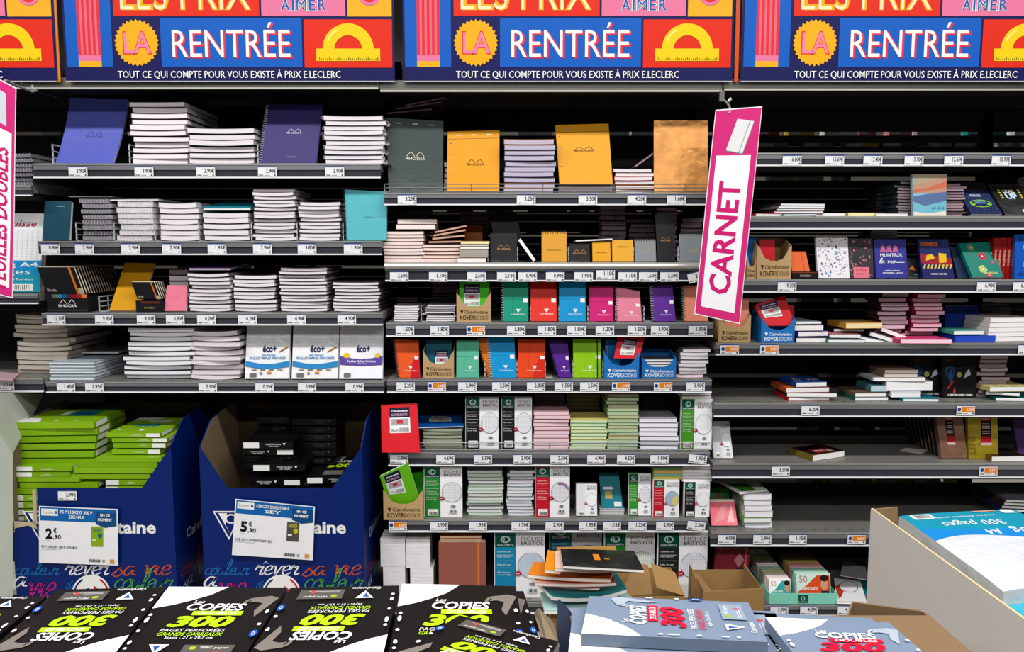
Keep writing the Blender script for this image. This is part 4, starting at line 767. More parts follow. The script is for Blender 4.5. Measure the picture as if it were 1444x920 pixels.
sheet([(778, 848), (884, 838), (868, 812), (750, 820)], [h0+.03]*4, .014, '#2a8c94', 'notebook', 'teal notebook bowed under the orange pads', 'notebook', bow=.016)
sheet([(792, 828), (845, 830), (850, 818), (782, 822)], [h0+.055]*4, .006, '#c8dcc4', 'notebook', 'pale green sheet booklet between teal notebook and orange pads', 'notebook')
sheet([(755, 824), (869, 824), (862, 806), (760, 806)], [h0+.075]*4, .010, '#e8a8a0', 'notepad', 'lowest orange white pad of the heap', 'notepad', bow=.004)
sheet([(745, 812), (861, 818), (868, 794), (752, 794)], [h0+.095]*4, .012, '#e88420', 'notepad', 'long orange pad under the black notepad', 'notepad', bow=.003)
sheet([(815, 806), (887, 804), (883, 786), (812, 790)], [h0+.115]*4, .010, '#d02438', 'notepad', 'red edged pad under the black notepad', 'notepad', bow=.003)
sheet([(768, 804), (790, 806), (795, 780), (772, 776)], [h0+.135]*4, .010, '#f09420', 'notepad', 'small orange notepad left of the black notepad', 'notepad')
sheet([(783, 802), (898, 804), (884, 778), (782, 778)], [h0+.145]*4, .010, '#e8c8b8', 'notepad', 'cream pad directly under the black notepad', 'notepad')
sheet([(794, 798), (908, 804), (894, 777), (790, 774)], [h0+.160]*4, .010, '#1b1b1c', 'notepad', 'glossy black notepad on top of the heap', 'notepad', deco=lambda f, g: (g.rect(f, .42, .40, .50, .72, M('#e08a2a')), g.rect(f, .55, .45, .62, .52, M('#a8783a'))), kind='gloss')
sheet([(785, 790), (870, 780), (868, 770), (785, 772)], [h0+.14]*4, .006, '#b08850', 'notepad', 'brown card sheet behind the black notepad', 'card sheet')
def plate(pts, nrm, m, name, parent=None, org=None):
    nrm = V3(nrm); pts = [V3(p) for p in pts]; n = len(pts); g = G()
    g.raw(pts+[p+nrm for p in pts], [tuple(range(n)), tuple(range(2*n-1, n-1, -1))]+[((i+1) % n, i, n+i, n+(i+1) % n) for i in range(n)], m); return g.build(name, parent, org if org is not None else pts[0])
KR = M('#98774a', 'card'); KR2 = M('#8a6a44', 'card')
# two opened brown shipping cartons in front of the middle bay
b = empty('shipping_carton', PY(925, 850, -.35)); tag(b, 'opened brown carton with upright flaps beside the orange pads', 'carton'); org = b.location
c1 = [PY(x, y, -.40) for x, y in ((872, 845), (966, 845), (966, 842), (920, 838))]
zf = PY(900, 842, -.45).z
xa, xb = PY(873, 842, -.45).x, PY(966, 842, -.45).x
g = G(); 
for A, Bx in (((xa, -.45, .0), (xb, -.447, zf)), ((xa, -.2, 0), (xb, -.197, zf)), ((xa, -.447, 0), (xa+.003, -.2, zf)), ((xb-.003, -.447, 0), (xb, -.2, zf))): g = G(); g.box(A, Bx, KR); g.build('carton_wall', b, org)
plate([PY(874, 842, -.45), PY(920, 838, -.45), PY(914, 798, -.38), PY(905, 796, -.38), PY(890, 806, -.40)], (0, .004, 0), KR2, 'carton_flap', b, org)
plate([PY(926, 829, -.43), PY(966, 841, -.45), PY(952, 808, -.36), PY(918, 795, -.34)], (0, .004, 0), KR, 'carton_flap', b, org)
b = empty('shipping_carton', PY(1025, 850, -.35)); tag(b, 'opened brown carton left of the flash card tray', 'carton'); org = b.location
za = PY(1000, 834, -.40).z; xa, xb = PY(993, 832, -.40).x, PY(1078, 832, -.40).x
for A, Bx in (((xa, -.40, .0), (xb, -.397, za)), ((xa, -.16, 0), (xb, -.157, PY(1000, 804, -.16).z)), ((xa, -.397, 0), (xa+.003, -.16, za)), ((xb-.003, -.397, 0), (xb, -.16, za))): g = G(); g.box(A, Bx, KR); g.build('carton_wall', b, org)
plate([PY(974, 845, -.30), PY(976, 806, -.25), PY(986, 810, -.25), PY(1004, 834, -.36), PY(996, 845, -.38)], (0, .004, 0), KR2, 'carton_flap', b, org)
plate([PY(992, 862, -.42), PY(1076, 862, -.42), PY(1078, 830, -.42), PY(992, 835, -.42)], (0, .004, 0), KR, 'carton_flap', b, org)
# ================================================================ RIGHT BAY
def pb(k, x0, y1, T_px, W, Dp, rz, cover, label, yb=.03, z0=0, **kw):
    z = SH[k]+.0008+z0; T = T_px*D/F; return book(XX(x0, yb, z), yb, z, W, Dp, T, rz, cover, label, **kw)
# second
pb('R2', 1066, 0, 4, .26, .2, .25, '#c81c34', 'red edged magazine at the left end, second right shelf', name='magazine', cat='magazine')
pb('R2', 1105, 0, 3, .12, .2, -.2, '#1a8c94', 'teal magazine under the fanned pile, second right shelf', name='magazine', cat='magazine', yb=.01)
for i in range(4): pb('R2', 1092+i*3, 0, 3.4, .19, .2, .08*i-.1, ['#b0303c', '#2a2a30', '#8a8a90', '#3a3a40'][i], f'thin magazine in the small pile, {ORD[3-i]} from top, second right shelf', z0=.012+i*.0105, name='magazine', cat='magazine', group='magazines in the small pile', yb=.06)
pb('R2', 1150, 0, 5, .13, .2, .0, '#2a2a30', 'dark covered magazine right of the small pile, second right shelf', name='magazine', cat='magazine', ry=0, yb=.05)
pb('R2', 1196, 0, 5, .145, .18, .06, '#d8b878', 'cream yellow notebook lying flat, second right shelf', pages='#f0e0a8')
pb('R2', 1235, 0, 4, .13, .18, .04, '#c8b8b8', 'thin white notebook beside the landscape diary, second right shelf')
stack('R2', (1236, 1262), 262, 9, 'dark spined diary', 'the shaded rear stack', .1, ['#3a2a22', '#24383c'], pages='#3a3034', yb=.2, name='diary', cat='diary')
stack('R2', (1266, 1292), 256, 12, 'mauve paged diary', 'the stack left of landscape diary', .18, '#2e3c42', pages='#8c7a80', yb=.06, name='diary', cat='diary', jit=.006)
stack('R2', (1332, 1360), 258, 12, 'pink paged diary', 'the stack right of landscape diary', .18, '#5a3a44', pages='#a08890', yb=.06, name='diary', cat='diary', jit=.006)
def d_land(f, g):
    g.rect(f, 0, .55, 1, 1, M('#c8a08c'), 1); g.poly(f, [(0, .55), (1, .68), (1, .85), (.5, .68), (0, .62)], M('#d8806a')); g.poly(f, [(0, .74), (.5, .82), (1, .97), (1, 1), (0, 1)], M('#b8a890'))
    g.poly(f, [(0, .46), (.4, .52), (1, .58), (1, .30), (.3, .24), (0, .34)], M('#6a80a8')); g.poly(f, [(0, .34), (.35, .24), (1, .36), (1, 0), (0, 0)], M('#8cc8dc')); g.poly(f, [(0, .1), (.5, .06), (1, .12), (1, 0), (0, 0)], M('#e8e0d0'))
    for i in range(8): g.poly(f, [(.55+i*.05, .16), (.58+i*.05, .16), (.565+i*.05, .16+.05+.03*(i % 3))], M('#2a6a9a'))
pad('R2', (1288, 1334), 246, '#9cc4d8', d_land, 'diary with orange and blue landscape cover, second right shelf', xt=(1287, 1335), lean=.01, th=.016, yb=.02, name='diary', cat='diary')
def d_navy(f, g):
    g.disc(f, .5, .45, .36, .16, M('#8ad020'), 18); g.disc(f, .5, .45, .33, .13, M('#14204a'), 18); g.disc(f, .25, .42, .06, .04, M('#8ad020'), 8); g.disc(f, .75, .42, .06, .04, M('#8ad020'), 8); g.text(f, 'GAME PLAY', .32, .44, .68, .54, M('#8ab0e0'), .03); g.text(f, 'AGENDA 25/26', .25, .74, .65, .84, M('#d0d8f0'), .02)
    for i in range(26): g.rect(f, (i*.37) % .95, (i*.23) % .95, (i*.37) % .95+.04, (i*.23) % .95+.02, M('#3a6ab8'))
pad('R2', (1370, 1414), (272, 272), '#18264e', d_navy, 'navy spiral diary with green outline print, second right shelf', xt=(1352, 1392), lean=.06, th=.016, yb=.03, name='diary', cat='diary')
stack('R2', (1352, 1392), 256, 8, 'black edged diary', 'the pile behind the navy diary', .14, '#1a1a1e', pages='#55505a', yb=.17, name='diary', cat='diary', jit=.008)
def d_lvl(f, g): g.text(f, 'LEVEL', .35, .70, .72, .80, WHITE, .02); g.text(f, 'UP', .35, .5, .72, .68, M('#c8dcf0'), .05); [g.rect(f, u, v, u+.06, v+.05, M('#d8c84a')) for u in (.2, .82) for v in (.52, .6, .68, .76)]; g.rect(f, .62, .02, 1, .16, WHITE)
pad('R2', (1418, 1462), (262, 262), '#131316', d_lvl, 'black LEVEL UP diary at the right photo edge', xt=(1392, 1436), lean=.06, th=.016, yb=.03, name='diary', cat='diary', kind='gloss', back=['#a8a8ac', '#8c8c90'], bp='black LEVEL UP diary')
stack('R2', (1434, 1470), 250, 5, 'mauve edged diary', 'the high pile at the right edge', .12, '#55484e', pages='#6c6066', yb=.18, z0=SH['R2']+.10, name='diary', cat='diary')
# third
pad('R3', (1053, 1066), 335, '#1c6cc0', None, 'blue notebook standing at the left end, third right shelf', lean=.01, th=.02, yb=.06, back=['#5a2a8a'], bp='blue notebook at left end')
kover('R3', 1053, 1066, 362, '#b39468', '#3a3226', 'narrow brown box partly hidden by the CARNET sign, third right shelf', yb=.02)
kover('R3', 1067, 1115, 347, '#b39468', '#3a3226', 'brown box with red notebook, third right shelf')
pad('R3', (1072, 1093), 340, '#d01c2c', None, 'red notebook standing inside the brown box, third right shelf', lean=.02, th=.02, yb=.03, z=SH['R3']+.003)
def dboxo(f, g): g.text(f, 'RHODIA', .3, .3, .72, .55, M('#c8b8a0'), .02); g.rect(f, 0, .82, 1, .86, M('#c85a20'))
cardbox(1117, 1154, 383, 'R3', 'low black box with orange notebooks, third right shelf', dboxo, .16)
pad('R3', (1118, 1143), 356, '#e8641c', lambda f, g: g.rect(f, .7, 0, .74, 1, M('#b84a14')), 'bright orange notebook slanting in the low black box', xt=(1113, 1136), lean=.04, th=.01, yb=.025, z=SH['R3']+.012, back=['#c87a24'], bp='bright orange notebook in black box')
def d_floral(cols, n, seed, sz=.035, bg=None):
    def d(f, g):
        r = random.Random(seed)
        for i in range(n):
            u, v = r.uniform(.04, .96), r.uniform(.03, .97); s = sz*r.uniform(.5, 1.1); c = M(cols[i % len(cols)]); a = r.uniform(0, 6.28)
            s = min(s, u, 1-u, v/.7, (1-v)/.7)
            if i % 3 == 0: g.lay -= 1; g.disc(f, u, v, s, s*.7, c, 7)
            else: g.lay -= 1; g.poly(f, [(u+s*math.cos(a), v+s*.7*math.sin(a)), (u+s*.35*math.cos(a+1.57), v+s*.25*math.sin(a+1.57)), (u-s*math.cos(a), v-s*.7*math.sin(a)), (u+s*.35*math.cos(a-1.57), v+s*.25*math.sin(a-1.57))], c)
    return d
pad('R3', (1154, 1198), 335, '#dedce2', d_floral(['#3a6a9a', '#c84a5a', '#6a9a9a', '#8a8aa0', '#d88a94', '#2a4a7a'], 190, 5), 'white diary with tiny blue and red flowers, third right shelf', xt=(1151, 1195), lean=.04, th=.016, yb=.02, name='diary', cat='diary', back=['#c8a8ac', '#5a3a44'], bp='white floral diary')
def d_hp(f, g): d_floral(['#b87a80', '#8a7a80', '#6a4a50'], 90, 9, .05)(f, g); g.rect(f, .15, 0, .82, .27, M('#e88894')); g.text(f, 'AGENDA', .25, .17, .7, .22, M('#7a2a3a')); g.text(f, '2025-2026', .25, .08, .6, .12, M('#7a2a3a'))
pad('R3', (1199, 1232), 338, '#2e2a2e', d_hp, 'dark patterned diary with a pink label, third right shelf', xt=(1196, 1230), lean=.04, th=.016, yb=.02, name='diary', cat='diary')
def d_hx(f, g):
    for i in range(3):
        u = .25+i*.2; g.disc(f, u, .78, .07, .06, M('#d88aa8'), 10); g.poly(f, [(u-.11, .66), (u+.11, .66), (u+.06, .74), (u-.06, .74)], M('#c86a94'))
    g.text(f, 'HUNTR/X', .16, .55, .86, .63, WHITE, .01); g.hand(f, 'la vie', .1, .38, .6, .06, WHITE, .16); g.rect(f, .66, .39, .92, .42, WHITE); g.text(f, 'AGENDA 2025-2026', .28, .17, .75, .20, WHITE, .02); g.text(f, 'SEPTEMBRE - AOUT', .2, .11, .85, .14, WHITE, .02)
pad('R3', (1236, 1280), 339, '#3a3c94', d_hx, 'violet blue diary with white scribbles, third right shelf', xt=(1233, 1277), lean=.04, th=.016, yb=.02, name='diary', cat='diary')
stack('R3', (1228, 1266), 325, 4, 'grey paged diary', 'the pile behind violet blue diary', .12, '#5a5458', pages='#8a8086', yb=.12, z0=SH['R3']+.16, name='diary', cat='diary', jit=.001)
pad('R3', (1281, 1297), 366, '#17171c', lambda f, g: (g.poly(f, [(.1, .4), (.7, .35), (.5, .6)], M('#c8702a')), g.rect(f, .5, .1, .9, .14, M('#4a9a8a'))), 'dark diary with an orange shape between two blue diaries', lean=.03, th=.016, yb=.06, name='diary', cat='diary')
def d_db(f, g):
    g.poly(f, [(0, .62), (1, .5), (1, .3), (0, .38)], M('#a02434')); g.text(f, 'COMICS', .05, .82, .62, .92, M('#e0702a'), .05)
    g.poly(f, [(.15, .44), (.45, .5), (.4, .62), (.2, .58)], M('#e8c020')); g.poly(f, [(.58, .38), (.82, .4), (.85, .62), (.6, .64)], M('#e8c020'))
    for i in range(8): g.poly(f, [(.03+i*.12, .24), (.09+i*.12, .24), (.14+i*.12, .34), (.08+i*.12, .34)], M('#e0c86a'))
    g.text(f, 'AGENDA 2025-2026', .25, .08, .78, .12, WHITE, .02); g.disc(f, .84, .9, .08, .06, M('#6a7ac0'), 12, ri=.8)
pad('R3', (1302, 1346), 339, '#1e2460', d_db, 'navy diary with yellow hazard stripes, third right shelf', xt=(1295, 1337), lean=.04, th=.016, yb=.02, name='diary', cat='diary')
pad('R3', (1351, 1366), 350, '#2a3a5c', None, 'blue grey diary slanting left of the green flower diary', xt=(1340, 1354), lean=.04, th=.012, yb=.06, name='diary', cat='diary', back=['#26304a', '#202a44'], bp='blue grey slanting diary')
def d_fl(f, g):
    for u, v, s, c in ((.3, .86, .12, '#8a9a70'), (.55, .6, .13, '#d02444'), (.42, .22, .14, '#c8d88a'), (.8, .42, .06, '#d04a8a'), (.9, .68, .04, '#d8d08a'), (.55, .04, .1, '#e06070')):
        for k in range(5): a = k*1.257; g.disc(f, u+s*.55*math.cos(a), max(.03, v+s*.5*math.sin(a)), s*.45, min(s*.4, .03 if v < .1 else 1), M(c), 8); g.lay -= 1
        g.lay += 1; g.disc(f, u, v, s*.25, s*.2, M('#e8e0d0'), 8)
    g.text(f, 'AGENDA', .45, .09, .85, .14, M('#e0d890'), .03)
pad('R3', (1372, 1415), (346, 344), '#128070', d_fl, 'green diary with red and cream flowers, third right shelf', xt=(1352, 1398), lean=.06, th=.018, yb=.02, name='diary', cat='diary')
for i in range(5):
    p = PY(1399+i*6.2, 391, .05); g = G(); H = PY(1399, 336, .05).z-SH['R3']; z = SH['R3']+.001; f = lambda u, v, o, x=p.x, z=z, H=H: V3((x+u*.0155, .05+.0*u-o, z+v*H)); g.slab(f, -.15, 0, M('#9c2424')); g.text(f, 'AGENDA', .3, .3, .8, .7, M('#e8c8b8'), .01, rot=1)
    o = g.build('diary', None, (p.x, .1, z)); tag(o, f'brick red diary spine facing out, {ORD[i]} from left, third right shelf', 'diary', 'brick red diary spines')
def d_blue(f, g): g.disc(f, .75, .72, .5, .2, WHITE, 20, 20, 340, ri=.78); g.poly(f, [(.5, .6), (.7, .72), (.8, .62), (.95, .74), (.95, .55), (.5, .52)], M('#e8502a')); [g.rect(f, .25, v, .95, v+.008, WHITE) for v in (.36, .33, .30, .27)]; [g.disc(f, u, v, .1, .05, M('#1a4a9c'), 8) for u, v in ((.2, .1), (.5, .18), (.8, .08), (.15, .9), (.6, .93))]
pad('R3', (1431, 1475), 331, '#1c5cc0', d_blue, 'bright blue diary at the right photo edge', lean=.01, th=.016, yb=.02, name='diary', cat='diary')
# fourth
kover('R4', 1013, 1058, 445, '#b39468', '#3a3226', 'brown box with salmon notebook, fourth right shelf')
pad('R4', (1022, 1056), 421, '#f09c8c', None, 'salmon notebook standing inside the brown box, fourth right shelf', lean=.02, th=.02, yb=.03, z=SH['R4']+.003)
kover('R4', 1073, 1120, 450, '#1f6db4', '#f0f4f8', 'blue box under the tilted red notebook, fourth right shelf', yb=.006)
pad('R4', (1079, 1122), (432, 418), '#d8202c', d_label(.12, .35, .7, .92), 'tilted red notebook sticking out of the blue box, fourth right shelf', xt=(1064, 1106), lean=.03, th=.012, yb=.022, z=PY(1100, 462, .0).z, ring='left', rc='#8a1018')
pad('R4', (1112, 1121), 431, '#b01824', None, 'second red notebook behind the tilted one, fourth right shelf', lean=.02, th=.01, yb=.07, z=PY(1100, 466, .0).z)
H4 = 'fourth right shelf'
pb('R4', 1123, 0, 6, .12, .2, .0, '#2a2a30', f'black covered diary at the bottom left of the heap, {H4}', name='diary', cat='diary')
pb('R4', 1168, 0, 4.5, .145, .16, -.03, '#1c6a70', f'teal diary lying low in the heap, {H4}', name='diary', cat='diary', yb=.005)
pb('R4', 1126, 0, 7, .13, .18, .18, '#7a4ab0', f'purple diary lying askew in the heap, {H4}', name='diary', cat='diary', z0=.022, yb=.03)
pb('R4', 1121, 0, 8, .12, .18, .10, '#c8a8b0', f'pink edged diary on the purple one, {H4}', name='diary', cat='diary', z0=.045, yb=.03)
pb('R4', 1123, 0, 3, .11, .2, .16, '#a8b0bc', f'silver folder topmost on the left heap, {H4}', name='folder', cat='folder', z0=.071, yb=.04)
pb('R4', 1170, 0, 5, .12, .14, -.12, '#c88a90', f'patterned diary below the gold one, {H4}', name='diary', cat='diary', z0=.016, yb=.04)
pb('R4', 1176, 0, 4, .12, .16, -.1, '#3a3238', f'dark diary supporting the gold one, {H4}', name='diary', cat='diary', z0=.035, yb=.10)
pb('R4', 1193, 0, 8, .155, .15, .10, '#d8a04a', f'gold diary with elastic band lying on the heap, {H4}', name='diary', cat='diary', z0=.053, yb=.04, pages='#f0d8a8', deco=lambda f, g: (g.rect(f, .8, 0, .84, 1, M('#b87a24')), g.rect(f, .1, .2, .7, .85, M('#d8b890'))))
pb('R4', 1210, 0, 6, .10, .14, -.3, '#6c7888', f'grey diary leaning in the middle of the heap, {H4}', name='diary', cat='diary', z0=.004, yb=.06, ry=.18)
pb('R4', 1226, 0, 6, .11, .14, -.25, '#a08c94', f'pale mauve diary slumped before the pink piles, {H4}', name='diary', cat='diary', z0=.022, yb=.07, ry=.3)
pb('R4', 1242, 0, 6, .10, .14, -.2, '#d88aa0', f'pink white diary slumped highest before the pink piles, {H4}', name='diary', cat='diary', z0=.040, yb=.07, ry=.36)
pb('R4', 1270, 0, 6, .20, .12, -.03, '#d8487c', f'hot pink diary jutting over the shelf edge, {H4}', name='diary', cat='diary', yb=-.02, pages='#f8c8d8')
stack('R4', (1241, 1280), 414, 10, 'pink paged diary', 'the left pink pile', .12, '#5c3a48', pages='#cbaebb', yb=.08, jit=.012, name='diary', cat='diary', z0=SH['R4']+.01)
stack('R4', (1288, 1328), 415, 10, 'rose paged diary', 'the right pink pile', .12, ['#c8406a', '#6a3046', '#c8406a'], pages='#d4aab8', yb=.08, jit=.012, name='diary', cat='diary', z0=SH['R4']+.02)
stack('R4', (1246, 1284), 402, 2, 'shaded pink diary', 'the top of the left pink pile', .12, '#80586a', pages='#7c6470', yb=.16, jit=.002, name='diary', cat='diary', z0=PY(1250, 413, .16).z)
pad('R4', (1332, 1378), 432, '#0f2a7c', None, 'deep blue box file standing at the back, fourth right shelf', lean=.0, th=.04, yb=.18, name='box_file', cat='box file')
pb('R4', 1347, 0, 9, .165, .12, .02, '#1c3ca8', f'royal blue quilted pouch lying flat, {H4}', name='pouch', cat='pouch', pages='#2448b8')
pb('R4', 1345, 0, 5.5, .125, .14, .05, '#58a898', f'mint green diary on the royal blue pouch, {H4}', name='diary', cat='diary', z0=.030, yb=.03)
for i in range(5): pb('R4', 1392+i*1.2, 0, 6.6, .19, .22, .14, '#cfc4c4', f'spotted white diary in the right edge pile, {ORD[4-i]} from top', name='diary', cat='diary', z0=i*.0195, yb=.04, group='spotted diaries', deco=d_floral(['#1a1a1e', '#a82434', '#3a3a3e'], 80, 31, .03) if i == 4 else None)
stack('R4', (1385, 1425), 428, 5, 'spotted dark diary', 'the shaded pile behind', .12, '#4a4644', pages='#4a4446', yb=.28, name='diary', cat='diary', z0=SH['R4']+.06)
# fifth
H5 = 'fifth right shelf'
pb('R5', 1112, 0, 5.5, .17, .15, .05, '#d01c34', f'red diary at the bottom of the left pile, {H5}', name='diary', cat='diary')
pb('R5', 1110, 0, 6, .20, .15, -.03, '#3a2a2e', f'dark diary second from the bottom of the left pile, {H5}', name='diary', cat='diary', z0=.0165)
pb('R5', 1109, 0, 7, .18, .15, .08, '#c85a2a', f'orange diary second from the top of the left pile, {H5}', name='diary', cat='diary', z0=.034)
pb('R5', 1123, 0, 7, .13, .15, .12, '#2a4a9c', f'blue diary on top of the left pile, {H5}', name='diary', cat='diary', z0=.056, deco=lambda f, g: g.hand(f, 'la vie', .1, .3, .9, .2, WHITE, .15))
pb('R5', 1206, 0, 5.5, .135, .15, .02, '#2a6a64', f'dark green diary at the bottom of the middle pile, {H5}', name='diary', cat='diary')
pb('R5', 1206, 0, 5.5, .13, .15, .04, '#6a5a4a', f'brown topped diary above the dark green one, {H5}', name='diary', cat='diary', z0=.0165)
pb('R5', 1228, 0, 9, .07, .13, .02, '#5a8a94', f'small blue green box on the middle pile, {H5}', name='box', cat='box', z0=.034, yb=.05, pages='#b8d0dc')
pb('R5', 1274, 0, 4, .14, .13, -.03, '#18788c', f'teal diary lying right of the middle pile, {H5}', name='diary', cat='diary', yb=.02)
pb('R5', 1257, 0, 8, .12, .13, .0, '#c8d0d8', f'thick white diary low in the right pile, {H5}', name='diary', cat='diary', z0=.013, yb=.04)
pb('R5', 1250, 0, 14, .19, .14, .02, '#cfc0cc', f'lilac white rounded notebook across the pile, {H5}', name='notebook', z0=.037, yb=.05)
pb('R5', 1232, 0, 5, .21, .14, -.02, '#d8d8e0', f'long white diary under the cream pair, {H5}', name='diary', cat='diary', z0=.078, yb=.05)
for i in range(2): pb('R5', 1247+i, 0, 5, .135, .14, .0, '#b8988a', f'cream paged diary topmost on the middle heap, {["lower", "upper"][i]} of two', name='diary', cat='diary', z0=.094+i*.0155, yb=.05, pages='#e8dcd4')
def d_ag(f, g):
    g.disc(f, .22, .62, .16, .16, M('#24486c'), 14, ri=.6); g.poly(f, [(.2, .3), (.3, .45), (.28, .7), (.16, .6)], M('#2c5a88')); g.disc(f, .5, .55, .08, .07, M('#b8a868'), 10); g.poly(f, [(.62, .45), (.85, .55), (.8, .7), (.7, .6)], M('#b8b8c0'))
    g.poly(f, [(.1, .22), (.3, .42), (.33, .37), (.16, .2)], M('#c0402c')); g.poly(f, [(.3, .1), (.38, .12), (.34, .24)], M('#d04a34')); g.text(f, 'AGENDA', .1, .88, .3, .94, M('#a02c34'), .04); g.text(f, 'AGENDA 2025 / 2026', .12, .03, .9, .08, WHITE, .05)
pad('R5', (1284, 1330), 504, '#141417', d_ag, 'black comic diary, left of two, fifth right shelf', lean=.02, th=.03, yb=.12, name='diary', cat='diary')
pad('R5', (1330, 1376), 504, '#141417', d_ag, 'black comic diary, right of two, fifth right shelf', lean=.02, th=.03, yb=.09, name='diary', cat='diary')
stack('R5', (1381, 1420), 501, 10, 'pink grey paged diary', 'the tall pile at right', .14, '#50282c', pages='#a89aa2', yb=.10, jit=.008, name='diary', cat='diary')
pb('R5', 1404, 0, 5, .18, .12, -.1, '#1c5a60', f'dark teal diary lying slanted at the right edge, {H5}', name='diary', cat='diary', yb=.03)
pb('R5', 1390, 0, 5, .12, .12, -.35, '#24504c', f'dark green diary behind the slanted teal one, {H5}', name='diary', cat='diary', yb=.06, z0=.02)
pb('R5', 1396, 0, 7, .17, .13, .04, '#d8c890', f'cream patterned diary topmost at the right edge, {H5}', name='diary', cat='diary', yb=.03, z0=.038, deco=d_floral(['#3a3a2e', '#c8b04a'], 30, 3, .05))
# sixth
def d_bk(f, g): g.rect(f, .02, .02, .98, .98, M('#1c1612')); g.rect(f, .25, .15, .8, .55, M('#b01c2c')); g.rect(f, .62, .18, .78, .4, M('#e8c8c8')); g.text(f, 'NOIR', .3, .28, .6, .42, WHITE, .03)
o = pb('R6', 1128, 0, 9, .175, .13, .0, '#7a6434', 'black gold book lying alone at the left, sixth right shelf', name='book', cat='book', yb=.025, deco=d_bk, pages='#f0eeea'); o.rotation_euler.z = .42
o.location.x = XX(1146, .02, SH['R6']); o.location.y = .02
plate([PZ(1269, 636, SH['R6']+.002), PZ(1300, 641, SH['R6']+.002), PZ(1309, 635, SH['R6']+.002), PZ(1277, 632, SH['R6']+.002)], (0, 0, .0012), M('#dcd8d2'), 'card_slip'); o = bpy.data.objects['card_slip']; tag(o, 'loose grey card slip lying on the empty part, sixth right shelf', 'card')
for i in range(8):
    x = 1284+i*5.6
    pad('R6', (x, x+38), 588-1.2*(7-i)*0, '#241f1c', lambda f, g: g.rect(f, 0, 0, .035, 1, M('#9a8a70')), f'dark diary leaning in the row left of the bronze diary, {ORD[i]} from left', xt=(x-9, x+29), lean=.04, th=.012, yb=.33-.033*i, name='diary', cat='diary', pages='#9a9080', group='row of leaning dark diaries')
def d_tag(c, r0=.3, r1=.6):
    def d(f, g): g.rect(f, r0, .30, r1, 1, M('#2a1416')); g.rect(f, r0, .85, r1, .93, M('#b02434')); g.rect(f, r0, .36, r1, .5, M('#b02434')); g.rect(f, r0, .3, r1, .36, M('#d8b8b0')); g.text(f, 'AGENDA', r0+.03, .87, r1-.03, .91, WHITE); g.text(f, 'LIFE', .62 if r1 < .65 else .02, .1, .95 if r1 < .65 else .22, .5, M(c), .02, rot=1); [g.rect(f, r0+.05, v, r1-.05, v+.015, M('#a8a0a0')) for v in (.56, .6, .68, .72, .78)]
    return d
pad('R6', (1328, 1364), 585, '#a07c68', d_tag('#80604c'), 'bronze diary with dark red band, sixth right shelf', xt=(1320, 1357), lean=.04, th=.02, yb=.05, name='diary', cat='diary', kind='foil')
pad('R6', (1367, 1408), 585, '#c0a838', d_tag('#7a641c', .42, .78), 'yellow gold diary with dark red band, sixth right shelf', xt=(1365, 1406), lean=.02, th=.02, yb=.05, name='diary', cat='diary', kind='foil')
o = pb('R6', 1390, 0, 8, .15, .13, .3, '#6a5428', 'black gold book lying at the right end, sixth right shelf', name='book', cat='book', yb=.012, deco=lambda f, g: g.rect(f, .02, .02, .98, .98, M('#1c1612')), pages='#f4f0ec'); o.rotation_euler.z = .06; o.location.x = XX(1401, .0, SH['R6']); 
pad('R6', (1437, 1478), 592, '#46305c', None, 'dark purple diary at the right photo edge, sixth right shelf', xt=(1428, 1468), lean=.04, th=.02, yb=.08, name='diary', cat='diary')
pad('R6', (1007, 1034), 596, '#d8d8dc', d_bristol('#c8c8cc', grid=False, gband=True), 'small pale card pack standing at the left end, sixth right shelf', xt=(1003, 1028), lean=.04, th=.02, yb=.05, name='index_card_pack', cat='card pack')
# seventh
pad('R7', (1004, 1040), (708, 708), '#e86a78', lambda f, g: (g.rect(f, .0, .9, 1, 1, M('#f0d8d8')), g.poly(f, [(.1, .1), (.5, .2), (.7, .8), (.5, .8)], M('#f0a8ac')), g.poly(f, [(.6, .1), (.9, .1), (.85, .8)], M('#f8c8c8'))), 'pink wrapped pack at the left end, seventh right shelf', lean=.06, th=.02, yb=.04, name='paper_pack', cat='paper pack', kind='bag')
pad('R7', (1004, 1030), 690, '#2c7a34', lambda f, g: g.disc(f, .4, .7, .2, .15, M('#6a4a34'), 12), 'green printed pack behind the pink wrapped one, seventh right shelf', lean=.04, th=.02, yb=.13, name='paper_pack', cat='paper pack')
zt = stack('R7', (1049, 1088), 697, 6, 'white booklet', 'the stack at left', .2, ['#c8c4cc', '#8aba70', '#d8d8dc'], pages='#e4e2ea', jit=.004, yb=.03, name='booklet', cat='booklet')
book(XX(1044, .02, zt), .02, zt+.002, .13, .2, .008, .3, '#d4d8d2', 'green white booklet lying askew on top of the booklet stack', name='booklet', cat='booklet', pages='#dcdce0', deco=lambda f, g: (g.poly(f, [(.1, .05), (.6, .05), (.75, .5), (.1, .6)], M('#3f8f2c')), g.rect(f, .5, .6, .9, .9, M('#b8c4b4')))); 
for i in range(4): pb('R7', 1410+i*3, 0, 4, .2, .2, -.15, ['#2a3a6a', '#3a3a40', '#4a3a34', '#6a6a70'][i], f'dark magazine at the right photo edge, {ORD[3-i]} from top, seventh shelf', name='magazine', cat='magazine', z0=.05+i*.013, yb=.10, group='dark magazines at the right edge')
